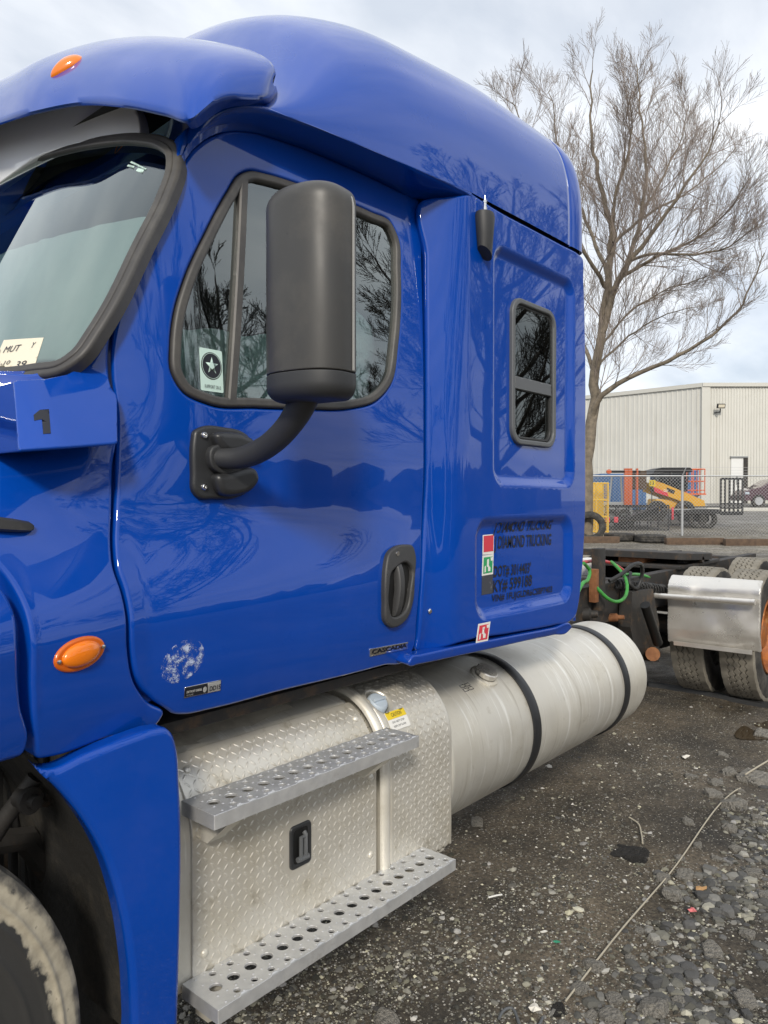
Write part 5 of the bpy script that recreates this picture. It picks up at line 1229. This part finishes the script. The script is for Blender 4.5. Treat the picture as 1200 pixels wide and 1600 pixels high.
# leafless trees of the same yard, on the side from which the picture is taken (seen as reflections in paint and glass)
def yard_tree(x, y, h, seed, label):
    rnd = random.Random(seed); b = Vector((x, y, float(gz0(x, y))-.1)); limbs = []
    tp = b+Vector((rnd.gauss(0, .3), rnd.gauss(0, .3), h*.95))
    def P(t): return b.lerp(tp, t)+Vector((math.sin(t*5+seed)*.02*h, math.cos(t*4+seed)*.02*h, 0))
    limbs.append(([P(t) for t in (0, .2, .4, .6, .8, 1)], .02*h, .02, h*.3))
    for k in range(7):
        t = .22+.09*k; a = k*2.4+seed; L_ = h*(.5-.035*k); s = P(t); dr = Vector((math.cos(a), math.sin(a), 0))
        limbs.append(([s, s+dr*L_*.3+Vector((0, 0, L_*.22)), s+dr*L_*.6+Vector((0, 0, L_*.55)), s+dr*L_*.8+Vector((0, 0, L_*.95))], .009*h, .012, h*.26))
    guided_tree('bare_tree', label, limbs, seed, base=tuple(b), mats=('twig_dark', 'twig_dark'), nch=(11, 10, 7, 3), thin=.0075)
for x, y, h, sd_, lb in ((9.5, -11, 9.0, 3, 'leafless tree standing across the yard from the cab door'), (17, -9.5, 11, 8, 'leafless tree standing across the yard from the rear wheels'), (5.0, -15, 11, 13, 'leafless tree standing across the yard from the front wheel'), (25, -14, 13, 21, 'leafless tall tree far across the yard behind the truck')): yard_tree(x, y, h, sd_, lb)
mat('wood_far', (.06, .05, .045), .95)
rngw = random.Random(4); mb = MB()
for k in range(150):
    x = rngw.uniform(-45, 75); y = -38+rngw.uniform(-6, 6)-abs(x-15)*.08; h = rngw.uniform(2.0, 5.5); rr_ = rngw.uniform(1.2, 2.6)
    vs_ = [Vector(p)*(1+.3*noise.noise(Vector(p)*1.7+Vector((k, 0, 0)))) for p in ICO]; mb.add([(x+v.x*rr_, y+v.y*rr_, max(-.2, h*.45+v.z*h*.6)) for v in vs_], IF.tolist())
tag(mb.build('far_wood', 'wood_far', smooth=180, fix=False), kind='stuff')

# ================================================================== BACKGROUND YARD
class LB_(MB):
    """builder in a local frame: x right, y away, z up, standing on the ground under photo column u at distance d"""
    def __init__(s, u, d, rot=0): 
        super().__init__(); o = CP+FH*d+RT*((u-600)/1156*d); s.o = Vector((o[0], o[1], float(gz0(o[0], o[1])))); s.rot = rot
    def build(s, *a, **k):
        c, sn = math.cos(s.rot), math.sin(s.rot); R3 = Vector(RT)*c+Vector(FH)*sn; F3 = Vector(FH)*c-Vector(RT)*sn
        s.v = [tuple(s.o+R3*p[0]+F3*p[1]+Vector((0, 0, p[2]))) for p in s.v]; return super().build(*a, **k)
def place(u, d): return LB_(u, d).o
mat('galv_far', (.50, .51, .52), .45, .6); mat('mesh_wire', (.42, .43, .44), .5, .5)
mat('timber', (.13, .085, .055), .9, bump=(30, .7, .02), var=(8, (.075, .05, .036), .9))
mat('metal_wall', (.62, .61, .56), .5, .1, var=(.6, (.56, .55, .50), .8), dirt=[(.5, (.48, .46, .40), .55, .8, (3, 3, .25)), (2.5, (.50, .47, .41), .62, .8)]); mat('wall_trim', (.56, .55, .50), .5, .1)
mat('black_steel', (.018, .018, .02), .5); mat('cat_yellow', (.62, .33, .02), .45, dirt=(3, (.3, .17, .04), .6, .8)); mat('cage_yellow', (.72, .44, .03), .5); mat('lift_orange', (.62, .12, .03), .5)
mat('blue_far', (.05, .14, .32), .5); mat('maroon', (.055, .012, .022), .3, 0, 1, .04); mat('white_door', (.72, .72, .70), .5); mat('dark_glass', (.02, .022, .025), .08); mat('grey_far', (.30, .31, .31), .6)
# chain-link fence
FD = 27.0
fence = empty('chain_link_fence', tuple(place(1066, FD)), 'galvanised chain link fence with barbed wire behind the timbers', 'fence')
FHt = 2.2; u2x = lambda u, d=FD: (u-1066)/1156*d
for u in (772, 919, 1066, 1213, 1360):
    m_ = LB_(1066, FD); x = u2x(u); m_.tube([(x, 0, -.2), (x, 0, FHt+.02)], .045 if u == 1066 else .035, 10); m_.build('post', 'galv_far', fence)
    m_ = LB_(1066, FD); m_.tube([(x, 0, FHt), (x+.05, -.20, FHt+.30)], .02, 6); m_.build('wire_arm', 'galv_far', fence)
m_ = LB_(1066, FD); m_.tube([(u2x(760), 0, FHt), (u2x(1380), 0, FHt)], .025, 8); m_.build('top_rail', 'galv_far', fence)
for k in range(3): m_ = LB_(1066, FD); m_.tube([(u2x(760), -.06*k-.05, FHt+.1*(k+1)), (u2x(1380), -.06*k-.05, FHt+.1*(k+1))], .006, 4); m_.build('barbed_wire', 'galv_far', fence)
m_ = LB_(1066, FD); xa_, xb_ = u2x(880), u2x(1240); pit = .125
x = xa_-FHt
while x < xb_:
    for s in (1, -1):
        p0, p1 = (x, .0, .03), (x+FHt-.03, 0, FHt)
        if s < 0: p0, p1 = (x+FHt-.03, .006, .03), (x, .006, FHt)
        w_ = .0050; m_.add([(p0[0]-w_, p0[1], p0[2]), (p0[0]+w_, p0[1], p0[2]), (p1[0]+w_, p1[1], p1[2]), (p1[0]-w_, p1[1], p1[2]), (p0[0], p0[1]+w_, p0[2]), (p1[0], p1[1]+w_, p1[2])], [(0, 1, 2, 3), (1, 4, 5, 2), (4, 0, 3, 5)])
    x += pit
tag(m_.build('wire_mesh', 'mesh_wire', fence, smooth=0, fix=False), kind='stuff')
# timbers
for u0, u1, d, lab in ((900, 967, 24.2, 'short brown timber baulk beside the lying tyre'), (1040, 1130, 23.6, 'long brown timber baulk lying before the fence post'), (1132, 1260, 23.2, 'weathered timber baulk lying below the raised trailer ramp')):
    m_ = LB_((u0+u1)/2, d); m_.box((0, 0, .10), ((u1-u0)/1156*d, .22, .22), bev=.015); tag(m_.build('timber_baulk', 'timber'), lab, 'timber')
# spare tyres
def loose_tyre(u, d, stand, lab):
    c = place(u, d); e = empty('tyre', tuple(c), lab, 'tyre'); R = .50; m_ = LB_(u, d)
    if stand: m_.lathe(tyre_profile(.26, R, .29), (0, 0, R), (.25, 1, -.12), 40)
    else: m_.lathe(tyre_profile(.26, R, .29), (0, 0, .13), (0, 0, 1), 40)
    m_.build('casing', 'tyre', e, smooth=50)
    m_ = LB_(u, d)
    for k in range(3):
        o_ = -.06+.06*k; pr_ = [(o_-.02, R+.002), (o_-.015, R+.006), (o_+.015, R+.006), (o_+.02, R+.002)]
        m_ = LB_(u, d); m_.lathe(pr_, (0, 0, R) if stand else (0, 0, .13), (.25, 1, -.12) if stand else (0, 0, 1), 40); m_.build('tread_rib', 'tyre', e, smooth=50)
loose_tyre(922, 24.6, True, 'worn tyre standing upright against the yellow cage'); loose_tyre(1016, 24.4, False, 'worn tyre lying flat on the gravel before the mesh trailer'); loose_tyre(968, 25.0, False, 'worn tyre lying flat behind the short timber baulk')
# steel building
BD = 44.0
bld = empty('steel_building', tuple(place(1098, BD)), 'pale ribbed steel warehouse behind the fence', 'building')
EZ = 7.0
def ribbed(name, p0, p1, pitch, h, m, dep=.04):
    p0, p1 = Vector(p0), Vector(p1); L_ = (p1-p0).length; t = (p1-p0).normalized(); nrm_ = Vector((t.y, -t.x, 0)); m_ = LB_(1098, BD); prof_ = []; s = 0
    while s < L_:
        for a, b in ((0, 0), (.62, 0), (.70, 1), (.90, 1), (.98, 0)): prof_.append(p0+t*min(L_, s+a*pitch)+nrm_*(dep*b))
        s += pitch
    m_.grid([[(p.x, p.y, -.5) for p in prof_], [(p.x, p.y, h) for p in prof_]]); return m_.build(name, m, bld, smooth=0)
ribbed('right_wall', (.0, 0, 0), (26, 0, 0), .17, EZ, 'metal_wall', .035)
ribbed('left_wall', (-22, 21.1, 0), (-.02, .02, 0), .305, EZ, 'metal_wall', .03)
m_ = LB_(1098, BD); m_.box((.12, -.05, 3.2), (.5, .10, 7.4)); m_.build('corner_trim', 'wall_trim', bld, smooth=0)
m_ = LB_(1098, BD); m_.box((13, -.06, EZ+.02), (26.2, .2, .22)); m_.build('eave_trim', 'wall_trim', bld, smooth=0)
m_ = LB_(1098, BD); m_.prism([(-22, 21.0, EZ-.1), (-.1, -.08, EZ-.1), (-.1, -.08, EZ+.14), (-22, 21.0, EZ+.14)], (.15, .15, 0)); m_.build('eave_gutter', 'wall_trim', bld, smooth=0)
m_ = LB_(1098, BD); m_.add([(-22, 21.1, EZ+.1), (0, 0, EZ+.1), (26, 0, EZ+.1), (26, 21, EZ+1.0), (4, 30, EZ+1.2)], [(0, 1, 2, 3, 4)]); m_.build('roof', 'wall_trim', bld, smooth=0)
m_ = LB_(1098, BD); dx0, dx1 = (1141-1098)/1156*BD, (1160-1098)/1156*BD; m_.box(((dx0+dx1)/2, -.05, 1.25), (dx1-dx0, .06, 2.9)); dr_ = m_.build('service_door', 'white_door', bld, smooth=0)
m_ = LB_(1098, BD); m_.box((dx1+.12, -.08, 1.25), (.22, .14, 2.96)); m_.build('door_jamb', 'steel_dark', dr_, smooth=0)
m_ = LB_(1098, BD); m_.box(((dx0+dx1)/2+.1, -.09, 2.75), (dx1-dx0+.3, .16, .08)); m_.build('door_head', 'grey_far', dr_, smooth=0)
m_ = LB_(1098, BD); m_.box((dx0+.35, -.10, 1.35), (.12, .05, .5)); m_.build('door_viewer', 'grey_far', dr_, smooth=0)
fl = empty('floodlight', tuple(place(1123, BD-.3)), 'black floodlight on the steel wall above the white door', 'floodlight')
zf = 1.57+(783-635)/1156*(BD-.4)
m_ = LB_(1123, BD-.3); z0 = m_.o.z; m_.box((0, -.2, zf-z0), (.46, .14, .26), Matrix.Rotation(.3, 4, 'X'), bev=.02); m_.build('lamp_body', 'black_steel', fl)
m_ = LB_(1123, BD-.3); m_.box((0, -.28, zf-z0-.01), (.36, .04, .17), Matrix.Rotation(.3, 4, 'X')); m_.build('lamp_glass', 'sticker_cream', fl)
m_ = LB_(1123, BD-.3); m_.tube([(0, -.15, zf-z0-.15), (0, -.1, zf-z0-.34), (-.22, .2, zf-z0-.36)], .035, 6); m_.build('lamp_arm', 'black_steel', fl)

# machines behind the fence
def thing(name, u, d, lab, catg): return empty(name, tuple(place(u, d)), lab, catg)
def X(u, u0, d): return (u-u0)/1156*d
def Zv(v, u0, d): return 1.57+(783-v)/1156*d-place(u0, d).z
# loader
d = 33.0; u0 = 1045
ld = thing('skid_loader', u0, d, 'yellow compact loader with black canopy behind the fence', 'loader')
m_ = LB_(u0, d); bp = [(X(1013, u0, d), Zv(751, u0, d)), (X(1030, u0, d), Zv(756, u0, d)), (X(1092, u0, d), Zv(782, u0, d)), (X(1094, u0, d), Zv(792, u0, d)), (X(1080, u0, d), Zv(792, u0, d)), (X(1016, u0, d), Zv(768, u0, d))]
m_.prism([(a, -.55, b) for a, b in bp], (0, .18, 0)); m_.build('lift_arm', 'cat_yellow', ld, smooth=0)
m_ = LB_(u0, d); m_.prism([(a, .75, b) for a, b in bp], (0, .18, 0)); m_.build('lift_arm', 'cat_yellow', ld, smooth=0)
m_ = LB_(u0, d); m_.box((X(1050, u0, d), .2, Zv(789, u0, d)), (1.7, 1.1, .55), bev=.08); m_.build('body', 'cat_yellow', ld)
m_ = LB_(u0, d); m_.box((X(1046, u0, d), .2, Zv(752, u0, d)), (1.25, 1.1, .95), bev=.08); m_.build('cab', 'dark_glass', ld)
m_ = LB_(u0, d); m_.prism([(X(a, u0, d), -.5, Zv(b, u0, d)) for a, b in ((1013, 741), (1018, 734), (1030, 731), (1070, 731), (1074, 734), (1074, 738), (1032, 738), (1020, 742))], (0, 1.4, 0)); m_.build('canopy', 'black_steel', ld, smooth=0)
for a in (1016, 1040, 1066): m_ = LB_(u0, d); m_.tube([(X(a, u0, d), -.45, Zv(768, u0, d)), (X(a+3, u0, d), -.45, Zv(736, u0, d))], .04, 6); m_.build('canopy_post', 'black_steel', ld)
for a in (1020, 1062):
    m_ = LB_(u0, d); m_.lathe(tyre_profile(.3, .42, .2), (X(a, u0, d), -.55, .42), (0, 1, 0), 24); m_.build('wheel', 'tyre', ld, smooth=50)
m_ = LB_(u0, d); m_.prism([(X(a, u0, d), -.60, Zv(b, u0, d)) for a, b in ((1014, 761), (1035, 770), (1036, 776), (1015, 769))], (0, .05, 0)); m_.build('side_stripe', 'sticker_red', ld, smooth=0)
def far_text(s, u, v, wpx, hpx, d, off, m, parent, tilt=0):
    p = PD(u, v, d-off); lettering('lettering', s, p, Vector(RT)*math.cos(tilt)+Vector((0, 0, math.sin(tilt))), Vector((0, 0, 1))*math.cos(tilt)-Vector(RT)*math.sin(tilt), wpx/1156*d, hpx/1156*d, m, parent, bold=True)
m_ = LB_(u0, d); m_.prism([(X(a, u0, d), -.57, Zv(b, u0, d)) for a, b in ((1034, 762), (1047, 767), (1045, 772), (1035, 768))], (0, .03, 0)); pl_ = m_.build('name_plate', 'black_steel', ld, smooth=0)
far_text('CAT', 1036.5, 768, 7, 4, d, .61, 'white_paint', ld, -.25)
sg = thing('number_sign', 1019, d-.8, 'small yellow number sign fixed before the loader', 'sign'); m_ = LB_(1019, d-.8); m_.box((0, 0, Zv(755, 1019, d-.8)), (.27, .03, .27)); m_.build('sign_board', 'yellow_label', sg, smooth=0); far_text('13', 1016.3, 758, 5.5, 6, d-.8, .03, 'black_steel', sg)
m_ = LB_(1019, d-.8); m_.tube([(0, .04, 0), (0, .04, Zv(755, 1019, d-.8))], .02, 6); m_.build('sign_post', 'black_steel', sg)
# scissor lift basket
d = 35.0; u0 = 1087
sl = thing('scissor_lift', u0, d, 'orange lift basket rising beside the loader canopy', 'lift')
z0_, z1_ = Zv(772, u0, d), Zv(733, u0, d)
for a in (1073, 1083, 1093, 1101):
    for f in (0, .9): m_ = LB_(u0, d); m_.tube([(X(a, u0, d), f, z0_), (X(a, u0, d), f, z1_)], .025, 6); m_.build('basket_post', 'lift_orange', sl)
for v in (733, 752, 766):
    m_ = LB_(u0, d); xa2, xb2 = X(1073, u0, d), X(1101, u0, d); m_.tube([(xa2, 0, Zv(v, u0, d)), (xb2, 0, Zv(v, u0, d)), (xb2, .9, Zv(v, u0, d)), (xa2, .9, Zv(v, u0, d)), (xa2, 0, Zv(v, u0, d))], .025, 6); m_.build('basket_rail', 'lift_orange', sl)
m_ = LB_(u0, d); m_.box((0, .45, z0_), (.95, 1.0, .08)); m_.build('platform', 'lift_orange', sl, smooth=0)
m_ = LB_(u0, d); m_.box((0, .45, .25), (1.1, 1.0, .5), bev=.06); m_.build('base', 'grey_far', sl)
for k in range(2):
    m_ = LB_(u0, d); m_.tube([(-.4, .45, .5), (.4, .45, z0_)] if k else [(.4, .45, .5), (-.4, .45, z0_)], .05, 6); m_.build('scissor_arm', 'grey_far', sl)
# blue tank trailer / container behind
for a, b, v0, v1, dd, lab in ((930, 1000, 741, 768, 37.5, 'blue steel container standing behind the orange mast'), (1038, 1080, 735, 765, 38.5, 'blue steel container standing behind the loader cab')):
    u0 = (a+b)/2; c = thing('container', u0, dd, lab, 'container'); top = Zv(v0, u0, dd); wd = (b-a)/1156*dd
    m_ = LB_(u0, dd); m_.box((0, 0, top/2), (wd, 1.8, top), bev=.04); m_.build('shell', 'blue_far', c)
    n = int(wd/.25)
    for k in range(n): m_ = LB_(u0, dd); m_.box((-wd/2+.15+k*(wd-.3)/(n-1), -.92, top/2), (.09, .06, top*.9)); m_.build('rib', 'blue_far', c, smooth=0)
# forklift with orange mast
d = 31.5; u0 = 979
fk = thing('forklift', u0, d, 'forklift with tall orange mast parked behind the fence', 'forklift')
for a in (978, 984, 995):
    m_ = LB_(u0, d); m_.box((X(a, u0, d), 0, Zv(762, u0, d)), (.16 if a < 990 else .07, .16, (795-735)/1156*d), bev=.01); m_.build('mast_rail', 'lift_orange', fk)
m_ = LB_(u0, d); m_.tube([(X(951, u0, d), 0, Zv(737, u0, d)), (X(1000, u0, d), 0, Zv(737, u0, d))], .05, 8); m_.build('mast_bar', 'black_steel', fk)
m_ = LB_(u0, d); m_.lathe([(-.06, .10), (.06, .10), (.07, .0001)], (X(951, u0, d), 0, Zv(737, u0, d)), (0, -1, 0), 12); m_.build('tail_lamp', 'lift_orange', fk)
m_ = LB_(u0, d); m_.box((X(966, u0, d), .5, .55), (1.3, .9, .7), bev=.1); m_.build('body', 'grey_far', fk)
m_ = LB_(u0, d); m_.box((X(1003, u0, d), .4, Zv(750, u0, d)), (.5, .5, .8), bev=.03); m_.build('counterweight', 'timber', fk)
for a in (955, 975): m_ = LB_(u0, d); m_.lathe(tyre_profile(.2, .3, .15), (X(a, u0, d), 0, .3), (0, 1, 0), 20); m_.build('wheel', 'tyre', fk, smooth=50)
m_ = LB_(u0, d); m_.tube([(X(953, u0, d), .2, .6), (X(958, u0, d), .2, Zv(745, u0, d)), (X(972, u0, d), .2, Zv(742, u0, d)), (X(975, u0, d), .2, .7)], .04, 6); m_.build('roll_cage', 'grey_far', fk)
# yellow cage
d = 28.0; u0 = 933
cg = thing('safety_cage', u0, d, 'yellow mesh safety cage standing behind the fence', 'cage'); x0_, x1_, h_ = X(914, u0, d), X(950, u0, d), Zv(755, u0, d)
for a in (x0_, (x0_+x1_)/2, x1_):
    for f in (0, .7): m_ = LB_(u0, d); m_.tube([(a, f, 0), (a, f, h_)], .035, 6); m_.build('cage_post', 'cage_yellow', cg)
for z in (.05, h_*.33, h_*.66, h_):
    m_ = LB_(u0, d); m_.tube([(x0_, 0, z), (x1_, 0, z), (x1_, .7, z), (x0_, .7, z), (x0_, 0, z)], .03, 6); m_.build('cage_rail', 'cage_yellow', cg)
m_ = LB_(u0, d)
for k in range(1, 16): a = x0_+(x1_-x0_)*k/16; m_.tube([(a, 0, 0), (a, 0, h_)], .008, 4)
for k in range(1, 26): z = h_*k/26; m_.tube([(x0_, 0, z), (x1_, 0, z)], .008, 4)
tag(m_.build('cage_mesh', 'cage_yellow', cg, smooth=0), kind='stuff')
m_ = LB_(u0, d); m_.box(((x0_+x1_)/2, .68, h_/2), (x1_-x0_, .03, h_)); m_.build('back_panel', 'cage_yellow', cg, smooth=0)
# two utility trailers
def rails(parent, u0, d, a, b, v0, v1, nb, f0=0.0, m='black_steel', r=.03):
    z0, z1 = Zv(v1, u0, d), Zv(v0, u0, d); xa, xb = X(a, u0, d), X(b, u0, d)
    for z in (z0, z1): m_ = LB_(u0, d); m_.tube([(xa, f0, z), (xb, f0, z)], r, 6); m_.build('rail', m, parent)
    for k in range(nb): x = xa+(xb-xa)*k/(nb-1); m_ = LB_(u0, d); m_.tube([(x, f0, z0), (x, f0, z1)], r*.9, 6); m_.build('upright', m, parent)
d = 28.8; u0 = 988
t1 = thing('utility_trailer', u0, d, 'black low utility trailer with side rails and open mesh floor', 'trailer')
rails(t1, u0, d, 946, 1045, 790, 829, 7); rails(t1, u0, d, 950, 1040, 792, 826, 6, 1.6)
m_ = LB_(u0, d); m_.box((0, .8, .40), (2.4, 1.6, .06)); m_.build('deck', 'steel_dark', t1, smooth=0)
m_ = LB_(u0, d); m_.prism([(X(965, u0, d), .1, Zv(815, u0, d)), (X(1030, u0, d), .1, Zv(792, u0, d)), (X(1030, u0, d), .1, Zv(803, u0, d)), (X(968, u0, d), .1, Zv(824, u0, d))], (0, .5, 0)); m_.build('folded_ramp', 'black_steel', t1, smooth=0)
for a in (985,): m_ = LB_(u0, d); m_.lathe(tyre_profile(.2, .30, .18), (X(a, u0, d), .5, .30), (0, 1, 0), 20); m_.build('wheel', 'tyre', t1, smooth=50)
for a in (949, 962): m_ = LB_(u0, d); m_.box((X(a, u0, d), -.05, .42), (.16, .05, .22), bev=.02); m_.build('tail_lamp', 'sticker_red', t1)
m_ = LB_(u0, d); za3, zb3 = Zv(829, u0, d), Zv(790, u0, d)
for k in range(46): xx = X(946, u0, d)+k*.055; m_.tube([(xx, .02, za3), (xx+.0, .02, zb3)], .006, 4)
for k in range(14): zz3 = za3+(zb3-za3)*k/13; m_.tube([(X(946, u0, d), .02, zz3), (X(1045, u0, d), .02, zz3)], .006, 4)
tag(m_.build('side_mesh', 'black_steel', t1, smooth=0), kind='stuff')
d = 29.5; u0 = 1090
t2 = thing('utility_trailer', u0, d, 'black flat trailer with plank deck and upright barred ramp', 'trailer')
m_ = LB_(u0, d); dk0, dk1 = X(1047, u0, d), X(1124, u0, d)
for k in range(6): m_ = LB_(u0, d); m_.box(((dk0+dk1)/2, .15+.3*k, .74), (dk1-dk0, .28, .06)); m_.build('plank', 'timber' if k % 2 else 'grey_far', t2, smooth=0)
m_ = LB_(u0, d); m_.box(((dk0+dk1)/2, -.02, .66), (dk1-dk0, .08, .16)); m_.build('side_frame', 'black_steel', t2, smooth=0)
rails(t2, u0, d, 1048, 1078, 806, 820, 3)
for a in (1092, 1108): m_ = LB_(u0, d); m_.lathe(tyre_profile(.24, .36, .2), (X(a, u0, d), .14, .36), (0, 1, 0), 24); m_.build('wheel', 'tyre', t2, smooth=50)
m_ = LB_(u0, d); m_.box((X(1101, u0, d), -.05, .86), (1.1, .3, .05), bev=.01); m_.build('mudguard', 'black_steel', t2)
rails(t2, u0, d, 1126, 1160, 748, 803, 6, .0, 'black_steel', .045)
for k in range(3): m_ = LB_(u0, d); z = Zv(798-12*k, u0, d)*0+Zv(801-7*k, u0, d); m_.tube([(X(1126, u0, d), .0, z), (X(1160, u0, d), .0, z)], .03, 6); m_.build('ramp_bar', 'black_steel', t2)
m_ = LB_(u0, d); m_.box((X(1050, u0, d), -.06, .60), (.08, .06, .5), bev=.01); m_.build('tail_lamp', 'sticker_red', t2)
m_ = LB_(u0, d); m_.box((X(1075, u0, d)*0+X(1098, u0, d), .9, .45), (.9, 1.0, .4), bev=.05); m_.build('axle_box', 'black_steel', t2)
# parked maroon car
d = 39.0; u0 = 1200
car = thing('parked_car', u0, d, 'dark maroon car parked in front of the steel building', 'car')
sec = [(-1.18, .35), (-1.22, .62), (-1.05, .88), (-.55, 1.02), (-.2, 1.10), (.35, 1.46), (1.0, 1.56), (1.9, 1.52), (2.6, 1.12), (2.95, 1.0), (3.0, .4)]
rows = []
for f, ins in ((0, .04), (.04, 0), (.35, -.02), (1.3, -.02), (1.6, 0), (1.66, .04)): rows.append([(x, f+(.12*max(0, z-1.0)*(1 if f < .8 else -1)), z-ins*(z > .5)) for x, z in sec])
m_ = LB_(u0, d); m_.grid(rows); m_.add(rows[0], [tuple(range(len(sec)))]); m_.build('body', 'maroon', car, smooth=40)
m_ = LB_(u0, d); m_.add([(-.1, .03, 1.10), (.42, .06, 1.42), (1.0, .06, 1.48), (1.0, .0, 1.08)], [(0, 1, 2, 3)]); m_.build('side_window', 'dark_glass', car, smooth=0)
for xw in (-.52, 2.1):
    m_ = LB_(u0, d); m_.lathe(tyre_profile(.2, .33, .22), (xw, .02, .33), (0, 1, 0), 28); m_.build('wheel', 'tyre', car, smooth=50)
    m_ = LB_(u0, d); m_.lathe([(0, .22), (.03, .21), (.02, .10), (.03, .0001)], (xw, -.07, .33), (0, -1, 0), 20); rm = m_.build('rim', 'galv_far', car, smooth=50)
m_ = LB_(u0, d); m_.box((-1.10, -.0, .74), (.22, .06, .12), bev=.02); m_.build('headlamp', 'cap_blue', car)
# kerb in front of the building
m_ = LB_(1150, 37.0); m_.box((0, 0, .06), (14, .25, .2), bev=.02); tag(m_.build('kerb', 'wall_trim'), kind='structure')
